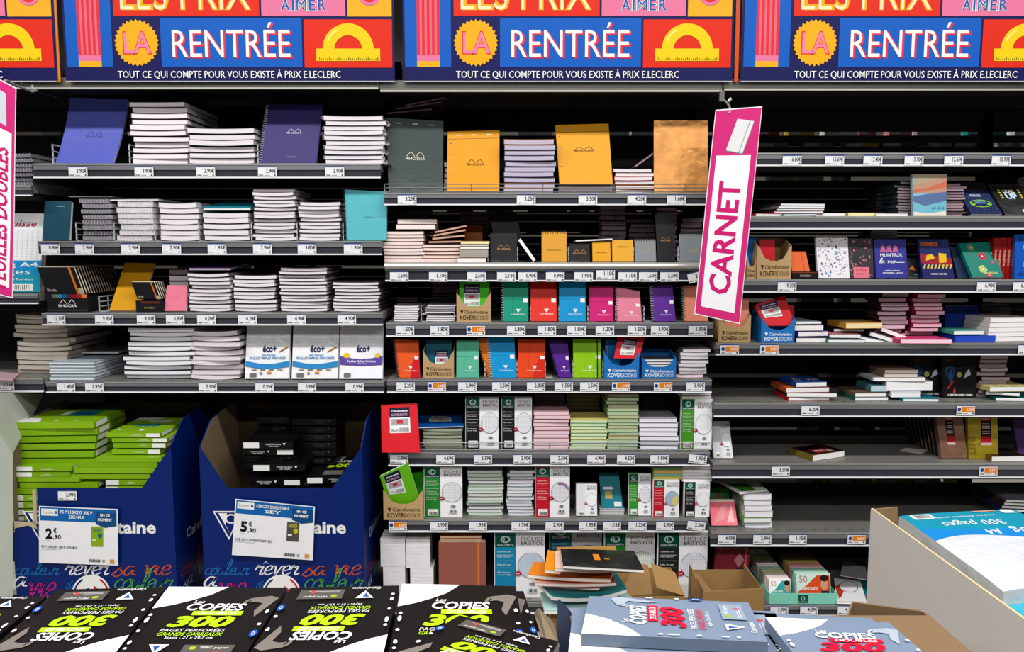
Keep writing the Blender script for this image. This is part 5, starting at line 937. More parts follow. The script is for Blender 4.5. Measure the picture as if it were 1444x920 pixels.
# eighth: flash card tray
z8 = SH['R8']; b = empty('display_tray', PY(1132, 852, .05)); tag(b, 'mint green tray of flash cards on the bottom right shelf', 'display tray'); org = b.location
xa, xb = XX(1084, .0, z8), XX(1180, .0, z8); zt = PY(1100, 837, -.0).z; mint = M('#7cc8b4', 'card')
g = G(); g.box((xa, -.004, z8+.001), (xb, 0, zt), mint); f = bil([(xa, -.004, z8), (xb, -.004, z8), (xb, -.004, zt), (xa, -.004, zt)])[0]; g.rect(f, .42, .1, .57, .88, M('#0d5a48')); g.disc(f, .495, .55, .03, .2, M('#cfe6dd'), 10, ri=.7); g.text(f, 'EXACOMPTA', .43, .16, .56, .28, WHITE); g.build('front_panel', b, org)
for X in (xa, xb-.003): g = G(); g.box((X, 0, z8+.001), (X+.003, .36, zt), mint); g.build('side_panel', b, org)
g = G(); g.box((xa+.003, 0, z8+.0008), (xb-.003, .36, z8+.003), mint); g.build('base_panel', b, org)
def d_fc(c):
    def d(f, g): g.poly(f, [(.02, .0), (.98, 0), (.98, .95), (.6, .95), (.3, .6), (.02, .35)], M(c)); g.text(f, '50', .08, .70, .32, .94, M('#b88a84'), .0); g.text(f, 'FLASHCARDS', .1, .42, .62, .54, WHITE, .03); g.disc(f, .82, .62, .11, .2, M('#d8a88c'), 12); g.disc(f, .82, .85, .13, .12, M('#2a1a18'), 10); g.poly(f, [(.66, .0), (.98, 0), (.95, .4), (.72, .4)], M('#2c3448')); g.disc(f, .5, .12, .14, .2, M('#a8a4b0'), 12, ri=.8)
    return d
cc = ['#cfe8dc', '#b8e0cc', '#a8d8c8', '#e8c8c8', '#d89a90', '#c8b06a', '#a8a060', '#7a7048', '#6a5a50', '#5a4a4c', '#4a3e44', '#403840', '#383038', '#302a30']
for r, (x0, x1, yt, c) in enumerate(((1085, 1117, 821, '#4ab0b0'), (1123, 1173, 813, '#e0542c'))):
    for i in range(14):
        Y = .010+i*.024; x = XX((x0+x1)/2, .01, z8); W = (x1-x0)*D/F; zt_ = PY(x1, yt, .01).z; g = G(); z0 = z8+.0035
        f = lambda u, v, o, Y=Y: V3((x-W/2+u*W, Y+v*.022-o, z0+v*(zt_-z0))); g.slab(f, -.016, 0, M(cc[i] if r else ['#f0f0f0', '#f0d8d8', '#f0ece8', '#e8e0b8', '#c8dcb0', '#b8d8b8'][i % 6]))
        if i == 0: d_fc(c)(f, g)
        o = g.build('flash_card_pack', None, (x, Y, z0)); tag(o, f'flash card pack in the {["narrow left", "wide right"][r]} row of the mint tray, {ORD[i]} from front', 'card pack', f'flash card packs, {["left", "right"][r]} row')
sheet([(1180, 848), (1222, 849), (1212, 815), (1176, 815)], [z8+.02]*4, .012, '#dcdce0', 'booklet', 'white booklet with red stroke right of the mint tray', 'booklet', deco=lambda f, g: (g.poly(f, [(.1, .1), (.2, .2), (.5, .9), (.0, .6)], M('#d0402c')), g.disc(f, .5, .6, .35, .25, M('#6a4a4a'), 16, ri=.93), g.disc(f, .5, .6, .325, .23, M('#dcdce0'), 16)))
sheet([(1190, 838), (1240, 838), (1205, 790), (1180, 795)], [z8+.005]*4, .004, '#14707c', 'folder', 'dark teal folder lying at the back behind the white booklet', 'folder')
sheet([(1185, 812), (1225, 818), (1220, 800), (1190, 790)], [z8+.05]*4, .003, '#8a8a8c', 'paper_sheet', 'crumpled grey sheet lying on the dark teal folder', 'paper')
pad('R8', (1004, 1052), 776, '#8c3440', lambda f, g: (g.poly(f, [(.55, .75), (.7, .9), (.85, .75), (.7, .6)], M('#c89090')), g.rect(f, .62, 0, .85, .6, M('#2a2a40')), g.rect(f, .86, 0, .93, 1, M('#c86a80'))), 'dark red patterned box file behind the brown carton', xt=(1010, 1058), lean=.04, th=.03, yb=.06, name='box_file', cat='box file')
pad('R8', (1060, 1136), 772, '#8c887c', None, 'grey card panel at the back behind the flash cards', lean=.0, th=.004, yb=.42, name='cardboard_sheet', cat='cardboard')
# ================================================================ BLUE PALLET BOXES
BL = M('#06246e', 'print', .35); BRN = M('#7c6a50', 'card'); EDGE = M('#b8a888', 'card')
def bluebox(dx, label, torn):
    yf = -.12; yk = .30; q = lambda x, y, Y=yf: PY(x+dx, y, Y)
    b = empty('pallet_box', (q(130, 800).x, 0, 0)); tag(b, label, 'cardboard box'); org = b.location
    zl = q(130, 689).z; xL = q(17, 740).x; xR = q(244, 700).x; zs = q(244, 630).z; xs0 = q(52, 690).x; xs1 = q(200, 690).x
    if torn:
        zt = q(30, 735).z; prof = [(xL, 0), (xR, 0), (xR, zs), (xs1, zl), (xs0, zl), (xs0, zt), (xL, zt)]
    else:
        xs0 = q(52, 690).x; prof = [(xL, 0), (xR, 0), (xR, zs), (xs1, zl), (xs0, zl), (xL, zs)]
    fp = plate([(x, yf, z) for x, z in prof], (0, .005, 0), BL, 'front_panel', b, org)
    g = G(); f = lambda u, v, o: V3((q(u, v).x, yf-o, q(u, v).z))   # u,v in photo px of the first box
    T = lambda s, x0, y0, x1, y1, m, **k: g.text(f, s, x0, y1, x1, y0, m, **k)
    T('Clairefontaine', 60, 735, 220, 753, WHITE, bold=.035)
    g.poly(f, [(32, 721), (74, 721), (55, 762)], WHITE); g.poly(f, [(35, 723), (71, 723), (55, 758)], BL); g.poly(f, [(40, 724), (52, 724), (50, 740), (56, 752)], WHITE); g.disc(f, 58, 732, 9, 7, WHITE, 14, ri=.7)
    Hd = lambda s, x0, y, x1, h, c, w_=.17: g.hand(f, s, x0, y, x1, -h, M(c), w_*.55)
    Hd('couleur', 20, 811, 82, 10, '#2e86d0'); Hd('rever', 90, 811, 152, 13, '#f0f0f0', .2); g.poly(f, [(103, 796), (107, 791), (111, 796), (107, 793)], WHITE)
    Hd('sa', 158, 812, 190, 13, '#e0603c'); Hd('vie', 200, 811, 238, 14, '#e0603c')
    Hd('a', 18, 828, 36, 14, '#f0f0f0', .2); Hd('vie', 37, 842, 76, 20, '#d03084', .2); Hd('couleur', 160, 830, 243, 13, '#62b45a', .17); Hd('sa', 93, 830, 104, 10, '#2e86d0'); Hd('reve sa vie'.replace('reve', 'reve'), 30, 848, 66, 6, '#e8e8e8')
    for px in (208, 238-30): pass
    g.disc(f, 129, 838, 27.5, -27.5, WHITE, 28); g.disc(f, 129, 838, 25, -25, M('#1c2c6a'), 10, 120, 175, ri=.9); g.disc(f, 129, 838, 25, -25, M('#d02434'), 10, 5, 60, ri=.9)
    for i, ch in enumerate('FABRIQUÉ'):
        a = math.radians(155-i*130/7); cx, cy = 129+20.5*math.cos(a), 838-20.5*math.sin(a); ca, sa = math.sin(a), math.cos(a)
        vs, fs = text_geo(ch, .02, 0); wd = {'I': 1.4}.get(ch, 5); hh = 6.4 if ch == 'É' else 5.4
        g.raw([f(cx+((x-.5)*wd)*ca+(y-.5)*hh*sa, cy+((x-.5)*wd)*sa-(y-.5)*hh*ca, .0012) for x, y in vs], fs, M('#1c1c2c'))
    g.poly(f, [(118, 842), (120, 832), (126, 828), (126, 845)], M('#2a3c9c')); g.poly(f, [(126, 828), (133, 826), (133, 846), (126, 846)], M('#e8e8ee')); g.poly(f, [(133, 826), (141, 832), (140, 844), (133, 846)], M('#d02434'))
    for dxx in (18, 19): pass
    g.build('printed_lettering', fp, org)
    zbk = PY(288+dx, 571, yk).z; zm = (zs+zbk)/2+.04
    side = [(yf+.005, 0), (yk, 0), (yk, zbk+.02), (yf+.26, zbk+.015), (yf+.12, zm), (yf+.005, zs)]
    for k, X in enumerate((xR-.005, xL)):
        plate([(X, y, z) for y, z in side], (.0045, 0, 0), BL, 'side_panel', b, org); inner = [(X+(-.0012 if k == 0 else .0046), y+.002, z-.001) for y, z in side]
        o = plate(inner, (.001, 0, 0), BRN, 'inner_liner', b, org); o['label'] = 'brown inner side'
    plate([(xL, yk, 0), (xR, yk, 0), (xR, yk, zbk+.01), (xL, yk, zbk+.01)], (0, .004, 0), M('#3c3024', 'card'), 'back_panel', b, org)
    gs = G(); f2 = lambda u, v, o: V3((xR+o+.0004, yf+.01+u*(yk-yf-.02), q(130, 850).z+v*.42)); gs.text(f2, 'Clairefontaine', .25, .52, 1.0, .62, M('#c8ccd8'), .01); gs.hand(f2, 'couleur', .05, .2, .9, .07, M('#c83a5a'), .08); gs.hand(f2, 'sa vie', .05, .05, .8, .08, M('#d8dce8'), .08); gs.box((xR-.0009, yf+.006, .01), (xR-.0002, yk-.001, .4), BL); gs.build('printed_side_sheet', b, org)
    if torn:
        o = plate([q(17, 735, yf-.001), q(50, 737, yf-.001), q(53, 746, yf-.001), q(40, 741, yf-.001), q(22, 745, yf-.001), q(19, 752, yf-.001), q(14, 736, yf-.001)], (0, -.003, 0), EDGE, 'torn_edge', b, org)
        plate([q(46, 691, yf-.001), q(51, 690, yf-.001), q(53, 740, yf-.001), q(48, 738, yf-.001)], (0, -.003, 0), EDGE, 'torn_edge', b, org)
        plate([q(14, 697, yf-.001), q(18, 697, yf-.001), q(21, 750, yf-.001), q(15, 755, yf-.001)], (0, -.003, 0), EDGE, 'torn_edge', b, org)
    return xL, xR, yf, yk, zl
bx1 = bluebox(0, 'blue cardboard pallet box full of lime green packs', True)
bx2 = bluebox(268, 'blue cardboard pallet box holding black packs', False)
# green packs
def gpack(px0, px1, pyb, T_px, Y, Dp, rz, label, top=None, band=True, flip=0, nameg='lime green packs'):
    T = T_px*(Y+D)/F; a = PY(px0, pyb, Y); b_ = PY(px1, pyb, Y); W = b_.x-a.x; parts = []
    g = G(); gm = M(('#86b41e', '#7fae1a', '#8cba26')[len(SEEN) % 3], 'print', .3); g.box((0, 0, 0), (W, Dp, T), gm); f = lambda u, v, o: V3((u*W, -o, v*T)); wf = lambda u0, u1: g.rect(f, u0, .05, u1, .95, WHITE)
    if band: wf(*((.02, .30) if not flip else (.74, .99))); g.rect(f, .45, .35, .68, .42, M('#e0e8c0')); g.rect(f, .5, .55, .64, .62, M('#e0e8c0'))
    fr = lambda u, v, o: V3((W+o, u*Dp, v*T)); g.rect(fr, .05, .08, .4, .92, WHITE)
    if top: ft = lambda u, v, o: V3((u*W, v*Dp, T+o)); top(ft, g)
    r = g.build('paper_pack', None, (0, 0, 0)); r.location = a; r.rotation_euler = (0, 0, rz); tag(r, label, 'paper pack', nameg); return r
def gt1(f, g):
    g.poly(f, [(0, 0), (.32, .0), (.24, .28), (0, .35)], WHITE); g.rect(f, .48, .45, .80, .85, M('#1a8c84')); g.text(f, '300', .53, .52, .76, .78, M('#1c5c9c'), .05, rot=1); g.rect(f, .36, .5, .45, .8, M('#e8e8e8'))
    for u in (.3, .5, .75): g.disc(f, u, .1, .02, .02, WHITE, 8)
def gt2(f, g):
    g.poly(f, [(0, 1), (.55, 1), (.35, .84), (0, .80)], M('#c8ccc0')); g.text(f, '300', .25, .42, .72, .58, M('#1a7a94'), .05); g.text(f, 'DOUBLES', .4, .66, .78, .74, WHITE, .05); g.text(f, 'COPIES', .32, .75, .8, .84, WHITE, .05); g.rect(f, .25, .35, .7, .38, M('#c8e090')); g.disc(f, .55, .18, .05, .04, WHITE, 10); g.disc(f, .12, .2, .03, .03, WHITE, 8)
n = 0
L = [(17, 131, 605, 9, .0), (20, 134, 615, 9, .02), (17, 132, 625, 9, .0), (22, 132, 635, 8, .01), (17, 131, 646, 9, -.02), (27, 136, 655, 8, -.03)]
for i, (a, b_, py, T, rz) in enumerate(L): gpack(a, b_, py, T, -.06+.003*i, .26, rz+.05+.02*((i*7) % 3-1), f'lime green pack in the upper left pile, {ORD[i]} from top', gt1 if i == 0 else None, band=False, nameg='upper left pile of lime green packs')
for i, (a, b_, py, T) in enumerate(((150, 226, 617, 6), (158, 236, 624, 6), (160, 234, 632, 7), (158, 226, 641, 7))): gpack(a, b_, py, T, -.05, .28, -.0, f'lime green pack in the upper right pile, {ORD[i]} from top', gt2 if i == 0 else None, flip=1, nameg='upper right pile of lime green packs')
for i, (a, b_, py, T, bn) in enumerate(((22, 101, 665, 7, True), (22, 99, 673, 7, True), (25, 112, 680, 7, False), (28, 138, 688, 7, False), (24, 130, 697, 8, False), (22, 60, 707, 9, True), (22, 60, 717, 9, True), (23, 60, 727, 9, True), (23, 60, 737, 9, True))): gpack(a, b_, py, T, -.085, .26, 0, f'lime green pack in the lower left pile, {ORD[i]} from top', None, bn, nameg='lower left pile of lime green packs')
for i, (a, b_, py, T, bn) in enumerate(((136, 228, 652, 7, False), (110, 222, 660, 8, False), (104, 218, 668, 8, False), (98, 212, 676, 7, False), (149, 212, 685, 8, True), (149, 206, 694, 8, True))): gpack(a, b_, py, T, -.08, .26, 0, f'lime green pack in the lower right pile, {ORD[i]} from top', None, bn, nameg='lower right pile of lime green packs')
# black packs in the second box
def kpack(px0, px1, pyb, T_px, Y, Dp, rz, label, side='l', top=None, dim=False):
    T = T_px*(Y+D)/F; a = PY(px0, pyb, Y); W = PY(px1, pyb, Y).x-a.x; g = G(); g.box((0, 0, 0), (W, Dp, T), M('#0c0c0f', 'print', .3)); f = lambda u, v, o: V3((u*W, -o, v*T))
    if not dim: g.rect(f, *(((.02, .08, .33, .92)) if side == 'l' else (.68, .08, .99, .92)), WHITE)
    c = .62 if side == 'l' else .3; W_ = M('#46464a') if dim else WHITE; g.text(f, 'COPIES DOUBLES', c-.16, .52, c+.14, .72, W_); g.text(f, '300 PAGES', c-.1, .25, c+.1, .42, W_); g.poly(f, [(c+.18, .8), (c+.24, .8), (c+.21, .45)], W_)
    if top: top(lambda u, v, o: V3((u*W, v*Dp, T+o)), g)
    r = g.build('paper_pack', None); r.location = a; r.rotation_euler = (0, 0, rz); tag(r, label, 'paper pack', 'black packs in the blue box')
def kt(f, g): g.poly(f, [(0, 1), (.0, .7), (.5, .8), (.6, 1)], WHITE); g.text(f, '500', .3, .45, .8, .62, M('#b8e020'), .04); g.text(f, 'COPIES', .3, .7, .9, .8, WHITE, .04); g.rect(f, .3, .1, .7, .3, M('#66625c'))
def kt2(f, g): g.poly(f, [(0, .0), (.0, .3), (.3, .3), (.3, 0)], M('#b8bca8')); g.text(f, 'COPIES', .5, .3, .95, .6, M('#b8e020'), .04)
bz = 'in the second blue box'
kpack(356, 444, 702, 8, -.085, .27, .0, f'black pack lying lowest at the front {bz}', top=kt2); kpack(352, 424, 685, 9, -.06, .26, -.02, f'black pack second from bottom at left {bz}', 'r'); kpack(356, 430, 665, 10, -.04, .26, 0, f'black pack third from bottom at left {bz}', 'l')
kpack(432, 500, 683, 10, -.07, .30, .05, f'black pack at the right front {bz}', 'l', kt); kpack(432, 505, 700, 12, -.075, .30, 0, f'black pack under the right front one {bz}')
kpack(342, 414, 642, 8, .0, .26, 0, f'black pack with grey end at upper left {bz}', 'r'); kpack(342, 413, 633, 10, -.01, .26, 0, f'topmost black pack at left {bz}', 'l')
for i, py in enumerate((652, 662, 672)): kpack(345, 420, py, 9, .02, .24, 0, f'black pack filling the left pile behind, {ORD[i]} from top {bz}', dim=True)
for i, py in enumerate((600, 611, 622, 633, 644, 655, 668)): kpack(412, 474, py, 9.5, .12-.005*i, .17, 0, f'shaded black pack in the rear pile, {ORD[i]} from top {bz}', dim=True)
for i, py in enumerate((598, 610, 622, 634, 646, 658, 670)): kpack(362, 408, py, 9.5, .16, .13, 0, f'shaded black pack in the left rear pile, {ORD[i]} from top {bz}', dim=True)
# price posters on the boxes
def poster(c, Y, big, l1, l2, colr, label, tilt=.0):
    f, n = bil([PY(x, y, Y) for x, y in c]); g = G(); g.slab(f, -.0015, 0, M('#e2e2e6')); bl = M('#1466b0')
    g.rect(f, .015, .75, .985, .985, bl); g.poly(f, [(.72, .76), (.985, .78), (.985, .70), (.84, .66), (.72, .72)], M('#124c84')); g.rect(f, .72, .76, .985, .93, M('#124c84')); g.rect(f, .03, .84, .24, .96, WHITE); g.text(f, 'E.Leclerc', .05, .875, .19, .925, M('#7a8090')); g.disc(f, .215, .90, .017, .03, M('#5a7ab0'), 8)
    g.text(f, l1[0], .27, .885, .68, .945, WHITE, .03); g.text(f, l1[1], .38, .80, .58, .86, WHITE, .03); g.text(f, 'EN CE', .78, .86, .90, .91, WHITE, .04); g.text(f, 'MOMENT', .75, .78, .93, .83, WHITE, .04)
    g.text(f, big, .085, .43, .17, .62, BLACK, .04); g.text(f, '€', .185, .54, .225, .63, BLACK, .03); g.text(f, ',90', .18, .42, .28, .51, BLACK, .02); g.text(f, 'l unite', .09, .39, .15, .41, M('#555555')); g.text(f, l2, .035, .27, .49, .315, M('#2a2a2e'), .01); g.text(f, 'Ref 210x297 vendu par un', .035, .235, .27, .255, M('#55555a'))
    g.rect(f, .665, .33, .815, .68, M(colr[0])); g.disc(f, .775, .52, .03, .05, M(colr[1]), 10); g.rect(f, .68, .42, .73, .46, M(colr[2])); g.text(f, '300' if big == '2' else '500', .68, .58, .79, .65, M(colr[1]), .02)
    for i in range(9): g.rect(f, .64+i*.016, .05, .648+i*.016+.003*(i % 2), .10, BLACK)
    g.disc(f, .82, .075, .017, .025, M('#444444'), 10, ri=.6); g.rect(f, .90, .04, .955, .11, M('#e0a03a'))
    o = g.build('price_poster', None, (PY(*c[0], Y)+PY(*c[1], Y))/2); tag(o, label, 'price sign')
poster([(55, 794), (166.5, 798), (166, 718.5), (55, 714)], -.135, '2', ('FS P 210X297 300 P', '5X5+M.A'), 'FS P 210X297 300 P 5X5+M.A', ('#8cb024', '#1a6a7a', '#e8e0c0'), 'price poster 2,90€ on the blue box with green packs')
poster([(327, 783), (441, 790.5), (444, 715), (332, 704)], -.135, '5', ('1/2B CD P 210X297 500 P', 'SEY'), '1/2B CD P 210X297 500 P SEY', ('#4a4a44', '#c8c020', '#d8d8d8'), 'price poster 5,90€ on the blue box with black packs')
TAGN['X'] = 0; ROW['X'] = (692, 706); SN['X'] = 'stuck on the blue box edge'
ptag('X', 95, '2.90€', py=699, yy=-.126)
# pale end panel beside the first blue box
b = plate([PY(-40, 900, -.30), PY(18, 900, -.16), PY(18, 640, -.16), PY(62, 556, .25), PY(-40, 553, -.30)], (-.004, 0, 0), M('#c9cec4', 'print', .3), 'end_panel', None)
tag(b, 'pale grey green end panel left of the first blue box', 'panel')
# ================================================================ FOREGROUND PACKS
def d_copies(bg, acc, grid, sub, dark):
    def d(f, g):
        A = M(acc); Wh = WHITE; gr = M(dark)
        g.poly(f, [(0, .673), (.15, .727), (.27, .79), (.40, .873), (.51, 1), (0, 1)], M('#e4e4de'))
        for i in range(9): u = .05*(i+1); g.rect(f, u, .78 if u < .22 else .93, u+.003, .995, M('#d0d2d8'))
        if grid:
            for i in range(7): g.rect(f, 0, .73+i*.04, (.15, .24, .31, .37, .42, .45, .48)[i], .733+i*.04, M('#d8d8d8'))
        g.poly(f, [(.76, .76), (.80, .83), (.92, .86), (.99, .83), (.88, .56), (.85, .64), (.88, .75), (.82, .77)], gr); g.disc(f, .83, .75, .11, .085, gr, 18, 30, 200, ri=.75)
        g.text(f, 'Les', .31, .745, .40, .785, Wh, .01, shear=.25); g.text(f, 'COPIES', .28, .64, .76, .742, Wh, .03, shear=.2); g.rect(f, .36, .575, .77, .635, A); g.text(f, 'DOUBLES', .40, .585, .73, .625, Wh, .015, shear=.2)
        g.text(f, '300', .22, .415, .74, .565, A, .045, shear=.25); g.text(f, 'PAGES PERFORÉES', .20, .36, .72, .405, Wh, .0, shear=.2); g.text(f, 'GRANDS CARREAUX', .20, .31, .72, .35, A, .01, shear=.2); g.text(f, 'Seyès - 21 x 29,7 cm', .28, .265, .66, .30, Wh, .0, shear=.1)
        g.poly(f, [(.48, .06), (.88, .06), (.88, .20), (.48, .20)], M(sub)); g.text(f, 'PEFC papier', .62, .15, .84, .18, Wh); g.rect(f, .52, .10, .7, .105, M('#c8c8c8')); g.rect(f, .52, .085, .8, .09, M('#c8c8c8')); g.rect(f, .74, .08, .78, .12, M('#c85a5a')); g.disc(f, .56, .16, .03, .02, M('#9ac030'), 8)
        g.poly(f, [(.20, .20), (.36, .20), (.29, .09)], Wh); g.poly(f, [(.24, .185), (.30, .185), (.28, .12)], M('#3a5cb0')); g.text(f, 'Clairefontaine', .16, .035, .42, .07, Wh, .005)
        for u, v, h in ((.035, .57, .02), (.035, .50, .045), (.035, .36, .02), (.035, .22, .03), (.035, .15, .015), (.035, .88, .0), (.965, .62, .03), (.965, .45, .02)):
            if h: g.disc(f, u, v, .016, max(.012, h*.8), Wh, 10)
        g.disc(f, .965, .33, .03, .045, M('#2a56c0'), 14); g.disc(f, .965, .33, .014, .022, M('#d8e0f0'), 10, ri=.6)
    return d
DK = d_copies('#1a1817', '#b6e41c', False, '#57524e', '#7a736c'); GY = d_copies('#7f8ea2', '#dc1f3c', True, '#93a0b2', '#aab4c2')
def fpack(c, z, T, base, deco, label, name='paper_pack', zs=None, grp=None, kind='print'):
    """c: photo corners of the top face in the pack's own reading order: lower left, lower right, upper right, upper left"""
    zs = zs or [z]*4; P = [PZ(x, y, zz) for (x, y), zz in zip(c, zs)]; f, n = bil(P)
    if n.z < 0: n = -n; f0 = f; P_ = P; f = lambda u, v, o: P_[0]*(1-u)*(1-v)+P_[1]*u*(1-v)+P_[2]*u*v+P_[3]*(1-u)*v+n*o
    g = G(); m = M(base, kind, .38); g.slab(f, -T, 0, m); deco and deco(f, g); org = (P[0]+P[2])/2; org.z = min(p.z for p in P)-T
    r = g.build(name, None, org); tag(r, label, 'paper pack', grp)
    g = G(); g.slab(f, -T*.9, -T*.12, M('#e9e9ec', 'pages'), 1, 1, (.002, .998), (-.0006, .0)); 
    return r, P
Zf = .985; bk = '#100e0e'
A = [(-90, 925), (-205, 925), (-70, 849), (66, 848)]
fpack([(66, 841), (-75, 843), (-233, 937), (-52, 937)], Zf, .02, bk, DK, 'leftmost black pack, upside down, cut off by the photo edge')
fpack([(234, 828), (80, 832), (-35, 937), (151, 937)], Zf+.001, .02, bk, DK, 'second black pack from left, print upside down')
fpack([(155, 937), (338, 937), (405, 829), (238, 828)], Zf+.002, .02, bk, DK, 'third black pack from left, print upright')
fpack([(563, 826), (410, 829), (342, 937), (537, 937)], Zf+.001, .02, bk, DK, 'fourth black pack from left, print upside down')
fpack([(545, 937), (747, 937), (727, 827), (567, 824)], Zf+.002, .02, bk, DK, 'fifth black pack, upright, half covered by a tilted pack')
fpack([(620, 925), (768, 925), (738, 834), (610, 834)], Zf-.022, .02, bk, DK, 'black pack peeking out right below the fifth one')
fpack([(788, 905), (648, 868), (540, 932), (742, 990)], Zf+.028, .02, bk, DK, 'tilted black pack lying on top of the fifth one', zs=[Zf+.027]*4)
# support under the packs: display bin made of dark card
b = empty('display_bin', (PZ(350, 880, .95).x, -1.9, 0)); tag(b, 'dark display bin carrying the black packs', 'display bin'); org = b.location
y0 = PZ(300, 925, Zf).y-.12; y1 = PZ(300, 832, Zf).y-.004; xl = PZ(-75, 843, Zf).x; xr = PZ(772, 870, Zf).x-.02; zt = Zf-.0445
for A_, B_ in (((xl, y0, 0), (xr, y0+.005, zt)), ((xl, y1-.005, 0), (xr, y1, zt)), ((xl, y0+.005, 0), (xl+.005, y1-.005, zt)), ((xr-.005, y0+.005, 0), (xr, y1-.005, zt))): g = G(); g.box(A_, B_, M('#201e1e', 'card')); g.build('side_panel', b, org)
g = G(); g.box((xl+.005, y0+.005, zt-.01), (xr-.005, y1-.005, zt-.0), M('#2a2827', 'card')); g.build('top_shelf', b, org)
o = plate([PZ(772, 925, .95), PZ(786, 915, .95), PY(778, 880, -1.72), PY(757, 860, -1.72), PY(753, 866, -1.72)], (.004, .006, 0), M('#7c6e58', 'card'), 'carton_flap'); tag(o, 'curved brown carton flap right of the black packs', 'flap')
o = plate([PY(786, 935, -1.80), PY(810, 935, -1.80), PY(803, 866, -1.72), PY(786, 848, -1.70)], (.004, .008, 0), M('#22283c', 'card'), 'carton_flap'); tag(o, 'dark blue upright flap left of the grey packs', 'flap')
# grey packs
Zg = .955; gy = '#7f8da2'
fpack([(1083, 906), (1055, 850), (831, 841), (820, 894)], Zg+.022, .02, gy, GY, 'upper grey blue pack lying sideways, print turned left')
fpack([(1125, 935), (1092, 862), (808, 858), (800, 935)], Zg, .02, gy, GY, 'grey blue pack underneath the sideways one')
fpack([(1148, 960), (1348, 960), (1253, 878), (1079, 871)], Zg+.022, .02, gy, GY, 'right grey blue pack with upright red 300')
fpack([(1130, 965), (1330, 965), (1228, 872), (1060, 864)], Zg, .02, gy, None, 'plain grey blue pack underneath the right one')
b = empty('display_bin', (PZ(1040, 900, .93).x, -1.95, 0)); tag(b, 'brown carton bin holding the grey blue packs', 'display bin'); org = b.location
xl = PZ(800, 900, .93).x-.01; yb_ = -1.69; zc = PY(1203, 850, -1.69).z; x1 = PY(1203, 850, -1.69).x; x2 = PY(1301, 863, -1.69).x
KB = M('#7a6248', 'card')
plate([(x1, yb_, .5), (x2+.0, yb_, .5), (x2, yb_, PY(1301, 863, -1.69).z), (x1, yb_, zc)], (0, .005, 0), KB, 'back_panel', b, org)
zc2 = PY(1301, 863, -1.69).z
plate([(x2, yb_, .5), (x2, yb_-.5, .5), (x2, yb_-.5, zc2-.08), (x2, yb_-.12, zc2-.0), (x2, yb_, zc2)], (.005, 0, 0), KB, 'side_panel', b, org)
plate([(x1, yb_, zc), (x1, yb_, .5), (PY(1190, 860, -1.73).x, yb_-.05, .5), (PY(1190, 862, -1.73).x, yb_-.05, zc-.015)], (-.003, 0, 0), KB, 'side_panel', b, org)
zt = Zg-.0205
g = G(); g.box((xl+.02, -2.15, zt-.012), (x2-.003, -1.72, zt), KB); g.build('base_panel', b, org)
for A_, B_ in (((xl+.02, -2.15, 0), (x2-.003, -2.145, zt-.012)), ((xl+.02, -1.705, 0), (x2-.003, -1.70, zt-.012))): g = G(); g.box(A_, B_, KB); g.build('support_panel', b, org)
# big grey carton at the right with wrapped paper packs
b = empty('display_bin', (1.25, -1.5, 0)); tag(b, 'large grey outside carton bin with wrapped white paper packs', 'display bin'); org = b.location
Zc = .90; pc = PZ(1228, 718, Zc); pn = PZ(1448, 870, Zc); xw = pc.x; GR = M('#cbc6c0', 'card'); BRI = M('#8c7654', 'card')
yfar = pc.y; ynear = -2.3
plate([(xw, yfar, 0), (xw, ynear, 0), (xw, ynear, Zc), (xw, yfar, Zc)], (.005, 0, 0), GR, 'side_panel', b, org)
plate([(xw+.005, yfar, .3), (xw+.005, ynear, .3), (xw+.005, ynear, Zc-.001), (xw+.005, yfar, Zc-.001)], (.0015, 0, 0), BRI, 'inner_liner', b, org)
plate([(xw+.0065, yfar-.004, .0), (xw+.9, yfar-.004, .0), (xw+.9, yfar-.004, Zc-.09), (xw+.075, yfar-.004, Zc-.09), (xw+.070, yfar-.004, Zc+.006), (xw+.0065, yfar-.004, Zc+.0)], (0, .004, 0), BRI, 'back_panel', b, org)
g = G(); g.box((xw+.0068, ynear, .64), (xw+.9, yfar-.006, .65), BRI); g.build('base_panel', b, org)
g = G(); g.box((xw, yfar-.001, Zc), (xw+.006, ynear, Zc+.002), M('#c8b490', 'card')); g.build('cut_edge', b, org)
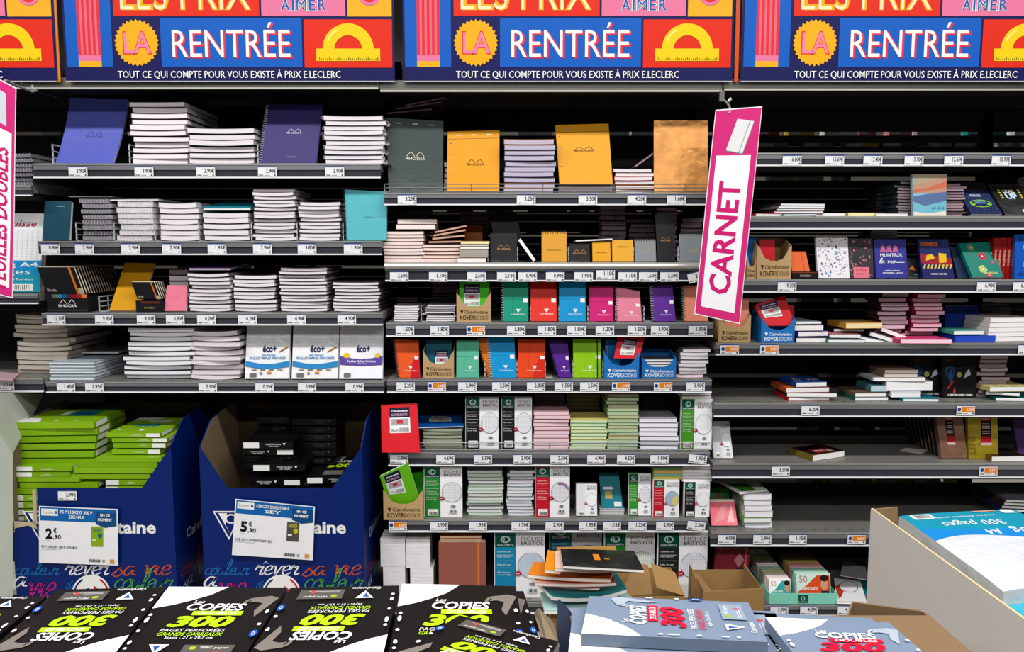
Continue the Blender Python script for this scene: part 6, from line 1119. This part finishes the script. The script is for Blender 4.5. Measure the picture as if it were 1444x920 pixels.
def bagpack(c, z, T, deco, label, base='#cdd2d6', off=(0, 0, 0)):
    P = [PZ(x, y, z)+V3(off) for x, y in c]; n = V3((0, 0, 1)); g = G()
    f = lambda u, v, o: P[0]*(1-u)*(1-v)+P[1]*u*(1-v)+P[2]*u*v+P[3]*(1-u)*v+n*(o-.006*(abs(2*u-1)**6+abs(2*v-1)**6)*.6)
    N = 12; vs = []; fs = []; m = M(base, 'bag')
    g.slab(f, -T*.5, 0, m, N, N); g.slab(lambda u, v, o: f(u, v, 0)+n*(o), -T, -T*.5, m, N, N)
    # print follows the soft top: tessellate big areas along u and v
    if deco:
        def rect(ff, u0, v0, u1, v1, mm, nv=1):
            o = g.off(); K = max(1, int((u1-u0)*N)); L = max(1, int((v1-v0)*N))
            for i in range(K):
                for j in range(L):
                    a, b_, c_, d_ = u0+(u1-u0)*i/K, u0+(u1-u0)*(i+1)/K, v0+(v1-v0)*j/L, v0+(v1-v0)*(j+1)/L; g.face([ff(a, c_, o), ff(b_, c_, o), ff(b_, d_, o), ff(a, d_, o)], mm)
        g.rect = rect
        def band(lo, hi, mm):
            o = g.off(); K = 36
            for i in range(K):
                a, b_ = i/K, (i+1)/K
                for j in range(8):
                    s, t = j/8, (j+1)/8; q = lambda u, s: lo(u)+(hi(u)-lo(u))*s; g.face([f(a, q(a, s), o), f(b_, q(b_, s), o), f(b_, q(b_, t), o), f(a, q(a, t), o)], mm)
        band(lambda u: 0, lambda u: .34, M('#1596b4')); band(lambda u: .27+.04*math.sin(u*4), lambda u: .42+.05*math.sin(u*5+1), M('#1a8ad8'))
        g.lay += 3
        g.text(f, '90g', .12, .29, .33, .40, WHITE, .0); g.text(f, 'A4', .42, .31, .54, .39, WHITE); g.text(f, '300 pages', .28, .15, .78, .25, WHITE, .0); g.text(f, 'copies doubles perforées', .26, .08, .88, .115, WHITE, .0)
        rect(f, .76, .02, .93, .10, M('#e8e8e8'))
        for i in range(11): rect(f, .78+i*.012, .03, .785+i*.012, .09, BLACK)
        rect(f, .05, .02, .16, .08, M('#e8e8e8')); rect(f, .2, .02, .4, .04, M('#e8b08a'))
    r = g.build('paper_pack', None, (P[0]+P[2])/2); tag(r, label, 'paper pack')
bc = [(1430, 716), (1268, 725), (1415, 830), (1610, 812)]
bagpack(bc, .905, .032, True, 'topmost plastic wrapped white and turquoise paper pack in the grey carton')
bagpack(bc, .905, .03, None, 'turquoise wrapped pack underneath the topmost one', '#2a9cb4', off=(.012, -.045, -.034))
for i in range(5): bagpack(bc, .905, .0305, None, f'white wrapped pack in the grey carton, {ORD[i]} below the turquoise one', off=(.006+.004*(i % 2), -.01*(i % 3), -.066-.032*i))
